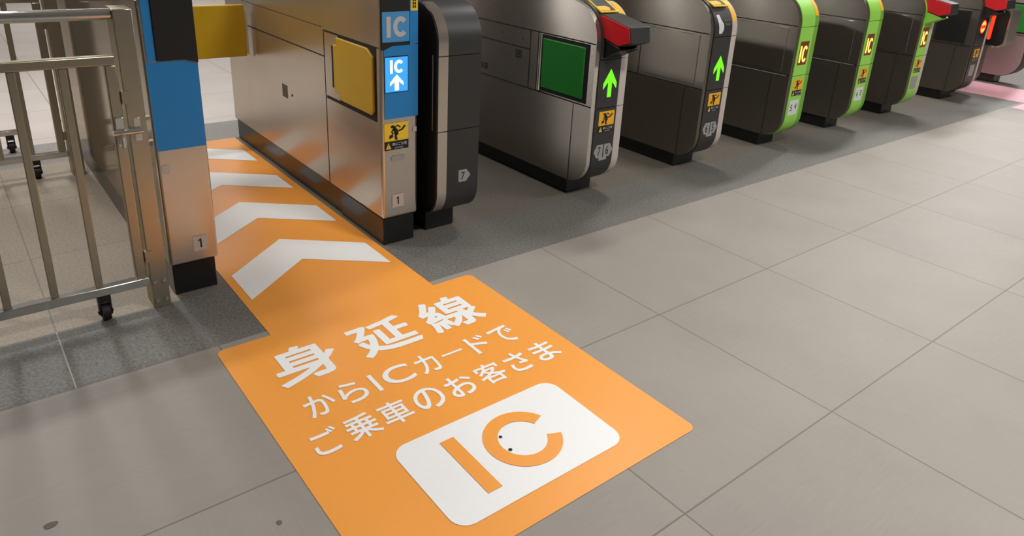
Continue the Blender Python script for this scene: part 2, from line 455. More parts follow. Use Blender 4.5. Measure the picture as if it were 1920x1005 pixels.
# outlines of the lettering, thousandths of an em
GLYPHS = {
    '身': '702,531 702,439 285,439 285,531;702,588 285,588 285,676 702,676;702,381 702,298 685,284 285,284 285,381;78,284 78,217 597,217 429,118 242,37 42,-25 88,-88 310,-11 516,88 702,211 702,27 696,6 673,-1 497,1 524,-75 649,-73 726,-61 755,-44 771,-16 775,26 775,272 862,360 939,457 874,490 827,427 775,368 775,742 497,742 544,829 458,843 418,742 211,742 211,284',
    '延': '435,560 435,122 949,122 949,191 724,191 724,444 941,444 941,512 724,512 724,724 836,748 933,776 876,835 659,780 395,741 416,679 650,711 650,191 505,191 505,560;93,395 102,408 120,420 280,420 253,292 214,183 171,255 137,345 77,322 123,207 180,118 113,31 32,-34 62,-58 88,-87 165,-23 232,63 302,15 381,-19 468,-40 565,-51 669,-54 937,-54 950,-16 968,19 671,17 515,25 380,58 267,125 307,226 338,343 360,478 315,490 302,488 186,488 263,613 338,757 291,787 268,777 50,777 50,709 237,709 173,588 127,515 94,475 63,455',
    '線': '523,530 837,530 837,441 523,441;523,674 837,674 837,587 523,587;182,189 197,77 204,-27 263,-16 254,87 238,198;84,197 65,71 35,-40 94,-62 123,53 145,186;275,208 303,123 322,43 377,61 356,139 327,223;885,345 833,288 772,230 745,287 724,347 724,381 909,381 909,734 682,734 724,823 641,841 607,734 453,734 453,381 653,381 653,3 650,-9 636,-12 534,-12 556,-81 637,-79 690,-69 717,-43 724,3 724,192 777,100 841,23 915,-36 964,23 903,63 848,116 800,180 871,237 941,300;416,298 416,235 547,235 500,144 436,71 362,20 405,-32 501,41 579,147 631,285 587,300 575,298;66,240 122,256 314,287 325,229 386,247 364,348 329,460 271,446 301,346 157,327 275,481 380,652 315,690 240,556 137,547 217,674 287,813 217,842 147,686 89,590 61,552 35,535 59,466 95,475 198,490 115,378 75,333 41,311',
    'か': '782,674 709,641 780,533 844,400 887,279 965,316 884,500;78,561 86,474 176,486 303,500 256,342 184,161 92,1 174,-31 267,152 336,342 384,508 492,515 527,512 557,503 579,484 593,453 598,406 593,294 577,186 550,100 527,68 498,53 463,49 407,54 340,69 353,-14 410,-25 471,-29 531,-22 579,3 617,55 651,159 669,288 675,416 667,485 644,534 608,564 564,580 513,585 400,578 426,721 438,780 345,790 338,683 319,572 167,561',
    'ら': '335,784 315,708 502,666 703,630 722,707 528,738;313,602 229,613 209,405 178,207 252,189 282,239 364,311 469,357 592,373 649,366 698,348 735,319 759,281 768,236 749,160 694,99 600,57 468,39 298,47 322,-35 520,-36 669,-5 773,53 833,134 852,234 840,301 806,358 753,403 682,432 597,443 480,430 372,390 271,321',
    'I': '174,682 76,682 76,0 174,0',
    'C': '656,635 590,660 530,678 475,688 422,691 359,687 300,674 246,653 197,624 154,589 117,548 88,500 66,448 53,392 48,331 51,287 62,241 79,194 104,150 136,107 176,69 224,37 279,13 343,-3 416,-9 467,-7 513,-1 555,8 593,20 629,34 663,51 663,158 624,135 584,116 544,101 504,90 464,83 425,81 377,84 333,93 293,108 257,128 226,153 199,183 178,217 162,254 152,296 149,340 152,384 162,425 178,463 200,497 227,527 258,552 293,573 333,588 375,598 421,601 460,599 498,593 537,584 575,570 615,552 656,530',
    'カ': '855,579 799,607 735,602 497,602 502,705 508,787 414,787 421,704 417,602 241,602 127,608 127,523 242,527 410,527 389,413 357,316 317,234 268,165 212,106 161,65 109,32 182,-27 275,47 352,135 413,241 459,370 489,527 769,527 764,385 748,219 718,98 696,72 660,65 511,76 521,-7 682,-14 730,-8 765,12 789,47 824,194 842,383 850,530',
    'ー': '102,433 102,335 241,340 790,340 897,335 897,433 789,428 241,428',
    'ド': '656,720 601,695 649,622 690,543 747,569 702,648;777,770 722,744 771,672 815,594 871,622 825,700;305,75 299,-43 395,-43 389,75 389,404 586,333 781,244 816,329 612,416 389,493 389,657 396,761 297,761 305,657',
    'で': '79,658 88,571 323,605 558,630 503,589 452,532 410,463 382,382 371,292 394,173 457,82 548,18 655,-22 767,-37 796,46 698,57 604,85 525,134 471,207 451,309 461,383 491,459 538,529 602,587 680,626 776,640 876,642 876,722 606,704 168,663;732,519 681,497 725,429 763,356 814,380 774,454;841,561 792,538 837,471 876,398 928,423 885,496',
    'ご': '217,691 217,610 341,602 482,599 626,603 751,611 751,693 625,683 481,679 339,682;257,288 176,296 162,231 155,157 169,89 210,35 275,-4 365,-28 476,-36 674,-26 817,-1 816,85 669,57 474,46 388,52 321,69 274,96 246,132 237,175 242,231;779,803 725,780 769,711 807,640 861,665;889,843 836,820 881,753 919,682 974,706',
    '乗': '460,380 460,267 316,267 316,380;460,446 316,446 316,556 460,556;535,380 684,380 684,267 535,267;535,446 535,556 684,556 684,446;808,826 611,794 367,771 116,758 133,694 460,711 460,622 110,622 110,556 243,556 243,446 57,446 57,380 243,380 243,267 98,267 98,201 402,201 297,122 171,56 40,8 69,-22 92,-55 223,0 350,75 460,164 460,-80 535,-80 535,164 646,73 774,-4 906,-60 931,-25 960,7 827,55 701,122 594,201 911,201 911,267 757,267 757,380 945,380 945,446 757,446 757,556 898,556 898,622 535,622 535,718 709,738 859,765',
    '車': '158,606 158,216 459,216 459,135 53,135 53,66 459,66 459,-83 536,-83 536,66 951,66 951,135 536,135 536,216 846,216 846,606 536,606 536,680 917,680 917,749 536,749 536,839 459,839 459,749 83,749 83,680 459,680 459,606;230,382 459,382 459,279 230,279;536,382 771,382 771,279 536,279;230,543 459,543 459,441 230,441;536,543 771,543 771,441 536,441',
    'の': '476,642 453,504 420,372 369,236 318,160 269,136 241,143 213,164 189,200 172,251 166,318 180,402 220,484 284,557 370,612;559,644 652,622 726,579 781,516 815,440 826,353 812,258 773,182 717,123 648,81 572,56 486,43 533,-31 663,0 767,56 844,134 892,233 908,350 891,466 841,567 761,647 655,699 525,718 386,697 266,637 172,548 110,437 88,311 98,220 125,146 165,90 213,56 266,44 320,57 370,94 417,157 460,244 499,355 535,499',
    'お': '721,688 685,628 803,558 909,478 950,542 844,616;325,279 328,102 319,65 292,53 246,65 203,96 183,138 202,186 252,236;121,619 123,543 251,538 325,541 324,410 324,353 216,293 136,217 105,134 119,83 156,37 206,1 261,-23 313,-32 360,-21 390,18 401,91 397,308 505,337 615,347 669,342 717,325 754,299 778,262 787,216 778,166 753,126 716,96 670,74 619,60 561,53 502,53 530,-28 588,-24 654,-14 729,11 788,47 831,93 858,150 867,217 855,284 821,339 767,381 698,407 616,416 510,407 396,379 396,414 398,549 508,564 608,584 606,662 509,639 400,622 404,730 411,799 322,799 327,728 326,614 249,611',
    '客': '356,529 660,529 589,463 502,404 419,460 352,525;378,663 313,584 217,506 92,437 120,412 143,383 226,429 299,480 361,420 432,366 238,290 35,240 56,208 72,173 231,213 231,-79 305,-79 305,-45 701,-45 701,-78 778,-78 778,218 917,190 939,227 965,261 826,285 694,320 574,367 652,425 720,489 776,561 725,592 711,588 413,588 459,648;501,324 615,270 740,228 278,228 393,271;305,18 305,165 701,165 701,18;432,830 477,749 77,749 77,561 151,561 151,681 847,681 847,561 923,561 923,749 563,749 505,849',
    'さ': '312,312 234,330 200,246 186,164 200,90 240,33 305,-8 391,-33 496,-42 643,-35 754,-20 758,60 641,41 500,35 419,41 353,57 305,84 275,122 265,173 277,243;158,631 160,551 384,541 580,549 639,425 701,321 535,336 529,269 659,258 770,242 811,298 767,351 709,445 655,557 761,574 862,598 853,676 743,647 630,627 603,717 584,798 499,787 524,709 554,619 370,615',
    'ま': '500,178 501,111 486,58 448,31 395,24 315,35 270,64 256,105 273,147 323,177 403,188;185,473 186,398 436,384 493,384 497,248 413,254 334,247 269,226 222,194 192,152 182,101 191,49 219,8 264,-22 326,-40 404,-46 472,-38 522,-17 555,14 574,53 580,94 578,156 672,113 753,60 820,5 866,76 795,129 696,186 574,232 567,386 706,394 844,409 845,484 708,467 566,457 566,469 566,597 836,620 837,693 701,676 566,666 567,727 573,794 488,794 492,734 492,663 446,663 317,670 190,685 191,611 316,600 447,594 491,594 491,469 491,454 437,454 313,459',
    '扉': '220,679 816,679 816,586 220,586;448,824 490,740 146,740 146,510 144,407 136,295 117,179 83,66 31,-38 65,-57 95,-80 150,30 186,151 207,277 217,399 220,510 220,524 889,524 889,740 575,740 522,841;225,119 225,57 455,57 455,-72 525,-72 525,496 455,496 455,418 251,418 251,357 455,357 455,271 262,271 262,211 455,211 455,119;625,496 625,-72 696,-72 696,58 936,58 936,120 696,120 696,211 904,211 904,271 696,271 696,357 915,357 915,418 696,418 696,496',
    'に': '456,675 456,595 663,586 867,595 867,676 665,663;495,268 423,275 410,210 406,157 415,105 443,64 491,33 559,14 649,7 789,13 899,28 897,112 776,92 649,86 579,91 531,104 500,124 485,149 480,176 484,218;265,752 176,760 169,689 142,512 124,288 135,104 161,-33 233,-28 230,7 235,52 264,155 306,276 264,308 206,162 197,302 215,501 247,685',
    '注': '94,774 198,719 284,662 327,724 239,777 136,828;42,497 143,443 227,388 269,451 183,504 83,553;71,-18 134,-69 228,89 316,255 262,305 165,130;548,819 597,733 631,653 704,682 668,760 616,844;334,649 334,578 597,578 597,352 372,352 372,281 597,281 597,23 302,23 302,-49 962,-49 962,23 675,23 675,281 902,281 902,352 675,352 675,578 938,578 938,649',
    '意': '298,149 298,20 309,-36 347,-64 426,-71 615,-71 657,-67 688,-55 708,-30 721,10 728,68 694,78 662,93 656,27 641,-2 609,-8 432,-8 393,-6 375,2 371,20 371,149;741,140 816,50 869,-37 932,-6 877,79 800,167;181,157 131,65 61,-17 123,-54 192,33 244,129;261,323 742,323 742,253 261,253;261,441 742,441 742,373 261,373;190,493 190,201 443,201 408,168 495,113 564,56 611,103 548,153 469,201 817,201 817,493;338,705 661,705 615,605 382,605 365,654;443,832 477,766 118,766 118,705 328,705 269,691 305,605 73,605 73,544 933,544 933,605 692,605 739,692 681,705 881,705 881,766 561,766 515,849',
    'タ': '536,785 445,814 430,772 413,735 347,628 241,505 92,387 159,335 263,418 352,508 424,600 762,600 732,511 686,415 626,323 415,458 361,403 573,259 470,165 341,82 186,18 258,-44 412,28 538,114 639,210 748,119 807,188 693,276 761,382 814,488 849,587 873,641 807,681 778,673 741,671 470,671 491,707',
    'ッ': '483,576 410,551 452,443 488,334 562,360;845,520 759,547 732,421 685,304 621,205 526,112 414,39 296,-8 362,-75 476,-20 587,58 688,163 751,258 797,362 830,470;251,526 177,497 223,391 266,272 342,300',
    'チ': '88,457 88,374 178,378 475,378 459,278 426,194 376,122 308,63 222,14 301,-41 393,23 462,96 512,179 543,272 557,378 836,378 913,374 913,457 834,453 558,453 558,645 757,684 813,699 760,768 647,736 502,710 322,696 166,695 186,621 323,625 477,635 477,453 176,453',
    'A': '362,686 293,686 0,0 100,0 186,201 476,201 567,0 667,0;326,536 436,289 224,289',
    'U': '648,682 550,682 550,285 549,254 547,226 542,200 534,176 522,155 507,136 490,121 468,108 443,97 415,88 383,83 347,81 318,83 291,87 266,95 242,107 220,121 200,139 186,155 176,172 168,192 163,215 160,244 159,279 159,682 61,682 61,258 65,205 77,159 95,118 119,84 149,55 183,31 220,14 260,1 302,-7 345,-9 403,-6 454,4 500,19 539,40 573,67 600,98 621,135 636,175 645,220 648,268',
    'T': '587,682 17,682 17,594 253,594 253,0 351,0 351,594 587,594',
    'O': '45,341 49,286 61,234 81,184 109,138 143,97 185,61 232,32 286,10 345,-4 409,-9 475,-4 536,10 591,32 639,61 680,97 715,138 742,184 762,234 774,286 778,341 774,397 761,450 741,500 714,546 679,587 637,623 589,651 536,673 476,686 411,691 347,686 288,673 234,651 187,622 145,587 110,546 82,500 62,450 49,397;146,341 149,385 159,426 175,463 196,497 222,527 252,553 287,573 325,588 367,598 411,601 456,598 497,588 536,573 571,553 601,527 627,497 648,463 664,426 674,385 677,341 674,298 664,257 648,219 627,185 601,155 571,130 536,109 497,94 456,84 411,81 367,84 325,94 287,109 252,130 221,155 196,185 175,219 159,257 149,298',
    'N': '706,682 614,682 614,154 152,682 74,682 74,0 166,0 166,525 622,0 706,0',
    'o': '273,458 234,455 197,447 163,433 132,415 104,392 81,365 62,335 48,302 39,267 36,229 39,189 47,151 61,117 80,86 103,58 130,35 161,16 195,3 233,-6 273,-9 315,-6 354,2 389,16 421,34 449,57 472,84 491,115 505,150 513,188 516,229 513,268 504,304 490,337 471,367 447,393 419,416 388,434 352,447 314,455;272,378 298,376 322,371 344,362 364,350 382,336 397,318 409,299 418,277 423,253 425,228 423,200 418,174 410,151 398,131 384,113 366,98 347,87 324,78 299,73 272,71 247,73 224,78 203,87 184,99 167,114 153,132 142,153 134,176 129,201 127,229 129,254 134,278 142,299 154,319 168,336 185,350 204,362 225,371 248,376',
    'u': '437,0 437,449 348,449 348,128 316,93 280,72 241,65 190,77 159,110 149,164 149,449 60,449 60,170 67,108 88,58 121,21 164,-1 215,-9 284,9 348,57 348,0',
    'c': '393,427 362,440 331,450 299,456 263,458 224,455 188,447 155,434 126,415 101,393 80,365 63,334 51,298 44,259 41,216 44,178 52,142 65,109 83,80 105,54 131,32 161,15 194,2 230,-6 269,-9 306,-7 342,-1 376,7 403,17 403,105 371,92 341,83 312,77 284,75 257,77 233,82 211,90 191,101 174,115 159,131 147,151 139,173 134,197 132,224 134,250 138,275 146,297 157,317 170,334 186,349 204,360 224,369 245,374 269,376 298,374 326,367 358,353 393,332',
    'h': '150,682 61,682 61,0 150,0 150,322 207,372 262,387 309,373 339,336 350,278 350,0 439,0 439,275 432,341 410,393 378,429 336,451 286,458 237,450 191,427 152,390',
    '1': '300,682 202,682 202,0 300,0',
    '2': '466,93 205,93 328,249 396,369 417,478 407,549 379,607 335,652 278,681 209,691 155,684 102,662 48,626 48,503 101,558 153,587 202,595 262,578 304,534 319,467 307,393 271,321 159,161 34,7 34,0 466,0',
    '3': '81,569 143,591 197,598 260,586 300,550 315,496 300,443 255,409 180,397 180,307 232,303 273,288 303,264 320,231 326,193 312,135 274,98 216,84 141,97 64,136 64,30 137,1 209,-9 280,1 339,29 385,72 414,130 424,198 414,266 382,324 326,360 376,398 404,447 413,513 404,573 377,622 335,659 280,683 212,691 143,684 81,662',
    '4': '398,691 356,691 11,269 11,224 300,224 300,0 398,0 398,224 471,224 471,312 398,312;298,506 300,312 142,312',
    '5': '404,682 101,682 101,327 183,337 250,325 299,297 330,256 340,207 321,145 270,101 199,84 124,97 50,134 50,33 133,1 215,-9 288,2 349,31 397,78 427,138 438,209 427,281 395,341 344,388 275,416 190,423 190,594 404,594',
    '6': '317,691 221,614 144,528 89,434 55,335 44,233 54,153 84,86 130,35 191,2 264,-9 327,2 382,31 426,75 455,131 465,195 456,259 429,314 388,356 336,384 274,394 214,385 167,366 212,461 285,547 376,616;146,265 200,294 254,301 312,287 352,250 367,196 353,137 315,98 258,84 217,92 180,115 154,153 141,203',
    '7': '490,682 49,682 49,589 344,589 94,29 181,-9',
    '!': '79,543 85,436 110,264 120,216 135,201 150,216 160,264 185,436 191,543 185,625 166,675 135,691 104,675 85,625;136,111 106,103 84,81 76,51 84,21 106,-1 136,-9 166,-1 188,21 196,51 188,81 166,103',
}

# heavy outlines for the floor sticker
HEAVY = {
    '身': '19,-30 22,-38 69,-102 76,-109 92,-112 324,-31 525,66 676,165 678,162 677,26 668,23 500,25 484,21 475,10 474,-6 503,-86 510,-94 524,-99 652,-97 732,-84 772,-61 794,-22 798,18 799,258 803,266 881,346 958,442 963,458 956,474 948,479 884,512 868,513 856,506 804,437 800,442 799,738 796,754 788,762 772,766 548,766 539,770 565,818 567,834 564,842 556,850 548,853 460,867 451,866 439,858 404,772 396,766 212,766 196,761 190,754 187,738 187,314 180,308 76,308 68,306 60,300 55,290 54,282 55,210 60,201 68,195 76,193 484,193 492,192 497,186 420,141 236,61 36,-2 28,-6 21,-14;316,308 309,314 309,322 310,354 316,357 668,357 676,356 678,354 678,314 676,310 668,308;316,463 310,466 309,474 309,498 312,506 316,507 677,506 678,466 676,464;316,612 309,618 309,626 311,650 316,652 676,652 678,650 678,618 676,614 668,612',
    '延': '8,-37 11,-45 17,-53 47,-77 74,-106 82,-110 97,-109 178,-43 234,27 242,27 290,-6 370,-40 466,-64 570,-75 674,-78 938,-78 946,-76 956,-69 971,-29 991,11 992,19 986,35 978,41 970,43 674,41 514,50 386,82 304,131 298,139 330,219 362,339 383,483 378,494 370,500 322,513 242,512 234,512 231,515 285,603 360,747 361,763 357,771 348,779 306,806 290,811 258,801 50,801 34,795 28,787 26,779 26,707 28,699 34,691 50,685 186,685 196,683 154,603 109,531 82,498 50,475 42,467 39,459 42,443 74,381 82,374 90,371 106,375 122,392 130,396 250,395 230,299 210,243 202,250 192,267 159,355 154,362 146,367 130,368 74,347 60,339 55,331 54,315 99,203 148,123 147,115 98,51 12,-21;376,723 395,667 402,660 410,656 418,655 626,683 626,219 618,215 538,215 529,219 529,555 526,571 514,582 498,584 434,584 421,579 414,571 411,555 411,123 412,115 418,105 426,100 434,98 946,98 955,99 968,107 973,123 973,195 970,203 962,211 946,215 754,215 749,219 748,227 748,411 751,419 946,421 954,424 962,433 965,451 965,515 962,523 955,531 946,535 754,536 749,539 748,699 754,706 842,725 944,755 953,763 956,771 954,787 948,795 890,854 874,859 650,803 386,763 378,758 372,747 371,739',
    '線': '12,-47 16,-55 28,-63 85,-84 101,-85 111,-79 118,-63 147,49 157,111 165,135 173,73 180,-31 189,-46 197,-50 213,-50 269,-39 282,-31 287,-15 280,73 280,89 285,95 300,33 306,25 317,20 333,21 347,1 389,-50 397,-55 413,-55 519,25 601,137 621,190 629,193 629,209 629,17 621,12 533,12 525,10 517,5 511,-7 512,-23 533,-87 541,-100 557,-105 637,-103 693,-93 709,-84 733,-61 741,-47 748,1 749,99 753,89 757,87 829,2 901,-55 917,-60 929,-55 983,9 987,17 986,33 980,41 917,83 869,129 838,169 835,177 885,217 956,281 962,289 965,297 964,305 957,318 913,353 930,369 933,385 933,729 930,745 925,752 909,758 725,758 722,761 747,817 746,833 741,840 725,847 645,865 629,862 618,849 589,759 453,758 437,752 432,745 429,729 429,385 432,369 440,361 453,357 621,357 629,353 629,313 589,324 573,322 413,322 405,319 397,313 385,361 349,473 341,481 333,484 306,481 308,489 401,641 403,657 400,665 389,675 325,712 309,713 301,709 293,700 229,585 221,578 186,577 189,585 239,665 311,809 308,825 301,832 293,836 221,866 211,865 198,857 125,696 67,601 45,571 19,553 13,545 11,537 12,529 37,457 45,447 61,442 101,452 133,456 138,449 93,389 61,353 25,329 19,321 17,313 18,305 43,233 47,225 60,217 63,209 60,201 41,73 13,-31;101,225 133,233 293,259 297,249 297,241 261,227 253,217 237,222 181,213 173,211 165,206 108,217;221,360 214,361 253,413 259,401 269,369 261,365;365,186 357,209 365,216 389,223 413,211 501,211 505,209 477,154 421,90 405,79 397,79 379,145;549,465 547,473 549,506 813,505 813,465;549,613 547,617 549,650 813,649 813,617 805,611 557,611;749,349 749,355 757,357 853,357 860,353 816,305 781,272 767,297',
    'か': '69,544 75,472 85,463 277,486 285,483 286,480 245,344 175,168 83,8 81,0 85,-7 167,-40 173,-42 181,-39 279,152 346,336 390,488 394,496 493,504 525,501 549,494 567,480 582,448 587,400 582,296 565,184 539,104 522,80 501,67 493,64 461,60 405,66 341,80 333,77 329,72 330,64 342,-16 349,-24 405,-35 469,-40 533,-33 581,-8 589,-2 625,48 662,160 680,288 686,408 678,488 653,540 620,568 607,576 565,591 517,596 421,590 415,592 415,600 448,776 448,784 445,788 437,791 349,801 341,800 334,792 327,688 309,583 165,572 77,572 69,567 67,560;698,640 773,522 832,400 879,272 885,268 893,270 973,309 975,320 894,504 791,680 781,685 773,682 709,653 701,648',
    'ら': '168,203 177,196 249,178 257,179 294,235 369,301 473,346 593,362 649,354 697,335 729,308 745,283 749,275 756,235 737,163 689,110 593,67 465,50 297,58 288,51 288,43 311,-37 321,-46 521,-47 673,-15 778,43 844,131 863,235 849,307 816,363 760,411 681,443 593,454 481,441 369,401 289,347 287,355 324,603 321,609 313,613 233,624 225,623 220,619 218,611 198,403;304,707 313,697 497,656 705,619 714,627 733,707 729,715 721,718 529,749 337,795 329,793 324,787',
    'C': '39,302 40,286 51,238 69,190 96,142 126,102 175,56 223,25 271,4 343,-14 415,-20 471,-18 519,-11 559,-2 631,23 663,39 673,46 674,54 674,158 670,166 663,169 575,124 503,101 463,94 423,92 383,95 343,102 298,118 263,137 237,158 215,182 188,222 174,254 164,294 160,342 163,382 171,414 190,462 207,487 234,518 263,542 295,561 335,577 375,587 423,590 463,587 535,573 575,558 655,519 663,522 666,526 667,534 667,638 663,643 655,647 591,671 535,688 479,698 423,702 351,697 295,684 239,662 191,633 148,598 111,558 81,510 57,454 43,398 37,334',
    'カ': '99,28 172,-33 180,-38 188,-36 284,41 357,124 426,244 469,364 497,508 500,516 756,516 753,388 737,220 709,108 705,100 692,84 660,76 516,87 508,87 504,84 500,76 510,-4 511,-12 516,-17 684,-25 732,-19 772,4 800,44 835,196 853,380 866,580 861,588 804,617 796,618 732,613 516,613 509,620 519,788 516,794 508,798 412,798 404,790 410,700 407,620 404,614 244,613 124,619 117,612 116,604 116,524 119,516 124,512 244,516 396,516 377,412 348,324 308,241 259,172 206,116 156,75 107,44 99,36',
    'ー': '91,334 97,326 101,324 245,329 789,329 901,325 908,334 908,430 907,438 901,443 893,444 789,439 245,439 101,444 92,438 91,430',
    'ド': '288,740 294,652 294,76 288,-44 296,-54 392,-54 400,-53 406,-44 400,76 400,388 584,322 776,234 784,233 792,242 826,324 827,332 816,341 616,426 402,500 400,508 400,652 407,764 400,771 392,772 296,772 286,764;590,692 640,615 679,540 688,532 696,534 745,556 757,564 758,572 753,580 712,653 664,727 656,731 600,707 591,700;712,740 760,668 808,586 816,583 824,586 872,610 880,617 882,620 880,628 838,700 784,778 773,780 720,755 712,748',
    'で': '68,640 75,568 84,559 324,592 500,611 506,608 492,596 439,536 400,472 369,384 359,288 382,168 449,72 540,8 652,-35 764,-50 773,-48 780,-40 808,40 809,48 804,56 796,59 700,70 612,96 534,144 486,208 482,216 465,312 473,376 505,456 548,520 612,577 684,613 780,627 876,629 884,632 889,640 889,648 889,720 887,728 884,732 876,735 604,717 172,676 76,671 67,664;671,488 713,424 750,352 756,345 764,343 772,346 820,369 826,376 826,384 788,456 740,529 732,532 724,530 676,509 670,504 668,496;779,536 826,464 868,388 876,385 884,387 932,411 939,416 941,424 938,432 895,504 852,568 844,574 836,573 788,550 781,544',
    'ご': '143,153 159,81 202,25 272,-17 360,-40 480,-49 672,-39 816,-14 824,-12 828,-7 830,1 828,89 824,95 816,98 664,70 480,59 392,65 328,81 320,85 285,105 259,137 250,177 255,225 270,289 264,299 256,301 176,309 167,305 163,297 149,233;208,601 216,597 336,589 480,586 624,590 752,598 760,602 764,609 764,673 768,685 796,633 800,629 808,627 864,652 871,657 874,665 871,673 790,809 784,815 776,816 720,792 713,785 712,777 717,769 752,713 744,706 624,696 480,692 336,695 216,704 206,697 204,689 204,609;823,817 870,745 912,671 920,669 928,672 984,698 987,705 985,713 896,854 888,856 832,832 824,825',
    '乗': '27,5 61,-33 85,-66 93,-68 230,-11 357,64 445,135 447,125 447,-83 453,-91 461,-93 541,-92 548,-83 548,-75 549,135 637,64 765,-14 901,-72 909,-73 917,-67 941,-34 968,-3 973,5 971,13 965,19 829,69 709,132 643,181 645,185 653,188 909,188 917,190 923,197 924,269 917,278 781,280 773,281 770,285 770,357 771,365 773,367 941,367 949,368 956,373 958,381 958,445 956,453 949,458 773,459 771,461 770,533 771,541 773,543 893,543 901,543 909,549 911,557 911,621 909,629 901,635 893,635 557,635 548,637 548,701 557,707 709,725 861,752 869,757 872,765 869,773 814,837 805,839 605,806 365,784 117,771 105,765 103,757 105,749 120,693 125,684 133,681 445,696 447,693 447,637 445,635 109,635 99,629 97,621 97,557 99,549 109,543 229,542 230,461 221,459 53,458 46,453 44,445 44,381 46,373 53,368 61,367 229,366 230,285 221,280 93,279 85,269 86,197 93,189 101,188 341,188 349,187 354,181 285,130 165,68 37,21 28,13;333,280 329,285 329,357 330,365 333,367 445,367 447,365 447,285 445,282 437,280;333,459 330,461 329,469 329,533 330,541 333,543 445,543 447,541 447,461 445,459;549,283 549,366 669,367 671,365 671,285 669,282 661,280 557,280;549,460 549,542 669,543 671,541 671,461 669,459',
    '車': '40,66 43,58 50,53 58,53 442,53 445,50 446,42 446,-86 450,-92 458,-96 538,-96 546,-91 549,-78 549,42 550,50 554,53 946,53 954,53 961,58 964,66 964,138 954,148 562,148 554,148 549,154 549,194 554,203 842,203 850,204 857,210 859,218 858,611 850,618 842,619 554,619 549,626 549,658 552,666 922,668 928,674 930,682 929,754 922,761 914,762 554,762 549,770 549,842 542,850 530,852 458,852 450,848 446,842 446,770 442,762 82,762 74,758 70,746 70,682 72,674 82,667 444,666 446,658 446,626 442,620 162,619 154,618 146,611 145,218 147,210 154,204 162,203 442,203 446,194 446,154 442,149 434,148 50,148 40,138;250,292 243,298 243,306 243,362 250,369 434,369 442,368 446,362 446,298 442,293;250,454 244,458 243,466 243,522 250,530 442,530 446,522 446,458 442,454;554,292 549,298 549,362 554,369 746,369 754,368 758,362 758,298 754,293;554,454 549,458 549,466 549,522 554,530 754,530 758,522 758,458 754,454',
    'の': '77,294 86,214 113,142 157,80 205,46 261,32 269,31 325,45 381,87 428,150 471,238 513,358 547,494 569,622 573,627 645,610 717,569 769,510 802,438 812,350 799,262 762,190 709,134 637,91 573,70 485,56 477,52 473,46 477,33 520,-34 525,-41 533,-44 669,-11 773,44 846,118 858,134 905,230 921,350 905,462 901,475 852,574 773,653 765,660 661,711 525,731 381,709 261,649 165,559 97,438 76,318;181,296 179,318 193,398 232,478 297,550 373,598 453,622 458,614 441,510 407,374 359,246 312,174 301,166 269,150 245,156 222,174 201,206 198,214 185,254',
    'お': '94,125 110,73 146,29 198,-9 254,-34 310,-45 366,-32 402,13 413,85 410,293 414,298 510,324 614,334 670,328 710,314 740,293 763,261 767,253 773,213 766,173 741,133 710,108 670,88 614,72 558,66 502,66 492,61 489,53 491,45 519,-35 526,-40 534,-41 590,-37 654,-27 734,-1 798,39 841,85 868,141 871,149 879,221 868,285 835,341 829,349 778,389 766,395 702,419 614,429 510,420 414,397 409,405 409,413 411,533 414,537 510,551 614,572 621,581 619,661 617,669 606,675 510,653 422,639 414,643 414,645 417,725 424,797 423,805 414,812 318,811 311,805 309,797 314,725 313,637 313,629 310,626 246,624 118,632 113,629 108,621 110,541 118,531 246,525 310,527 312,525 311,365 304,357 206,301 130,229 124,221 94,141 92,133;206,120 198,141 215,181 262,227 310,255 313,245 315,109 308,77 294,68 286,68 254,76 218,101;674,621 798,545 902,467 910,465 918,469 963,541 958,552 854,625 726,700 718,701 709,693 675,637 672,629',
    '客': '22,238 46,198 61,166 72,160 208,194 216,194 218,190 218,-74 218,-82 224,-90 232,-92 304,-92 312,-90 318,-82 320,-58 688,-58 689,-82 696,-90 784,-89 790,-82 791,-74 791,198 800,200 920,177 928,183 952,222 976,254 978,262 976,267 968,274 832,297 704,331 612,366 605,374 659,414 728,479 789,558 788,566 780,574 728,605 704,601 456,601 448,602 443,606 472,646 470,654 464,660 455,662 472,668 824,668 832,666 834,662 834,558 840,550 848,548 928,549 936,558 936,566 936,750 932,758 920,762 576,762 568,766 517,854 512,860 504,862 432,843 422,838 419,830 422,822 453,766 448,762 72,761 64,750 64,742 64,566 64,558 72,549 152,548 160,552 164,558 164,566 164,662 168,667 352,668 360,662 300,590 208,516 88,450 83,446 79,438 81,430 112,401 134,374 144,370 232,418 296,462 304,457 352,411 400,374 396,366 240,305 32,253 23,246;320,33 318,38 318,150 320,152 680,152 688,150 688,38 680,31 328,31;368,243 363,246 400,260 496,307 504,308 608,259 646,246 640,243 624,241 384,241;392,504 386,510 392,515 400,516 608,516 616,515 620,510 576,470 504,421 496,424 428,470',
    'さ': '147,555 148,547 155,539 163,538 387,528 571,535 627,419 675,339 667,337 531,348 522,339 516,267 521,259 531,256 659,245 771,229 781,235 822,291 824,299 820,307 775,363 723,447 675,547 763,561 868,587 875,595 875,603 866,675 864,683 859,687 851,689 739,659 643,643 636,651 617,715 595,804 587,811 579,810 499,800 489,795 486,787 535,635 531,632 371,628 155,644 146,635;177,139 189,83 228,27 235,21 299,-19 387,-45 499,-55 643,-48 755,-33 763,-29 767,-21 771,59 769,67 763,72 755,73 635,54 499,48 419,54 363,68 315,94 286,131 279,171 289,235 324,307 325,315 315,325 235,343 225,339 188,251 173,163',
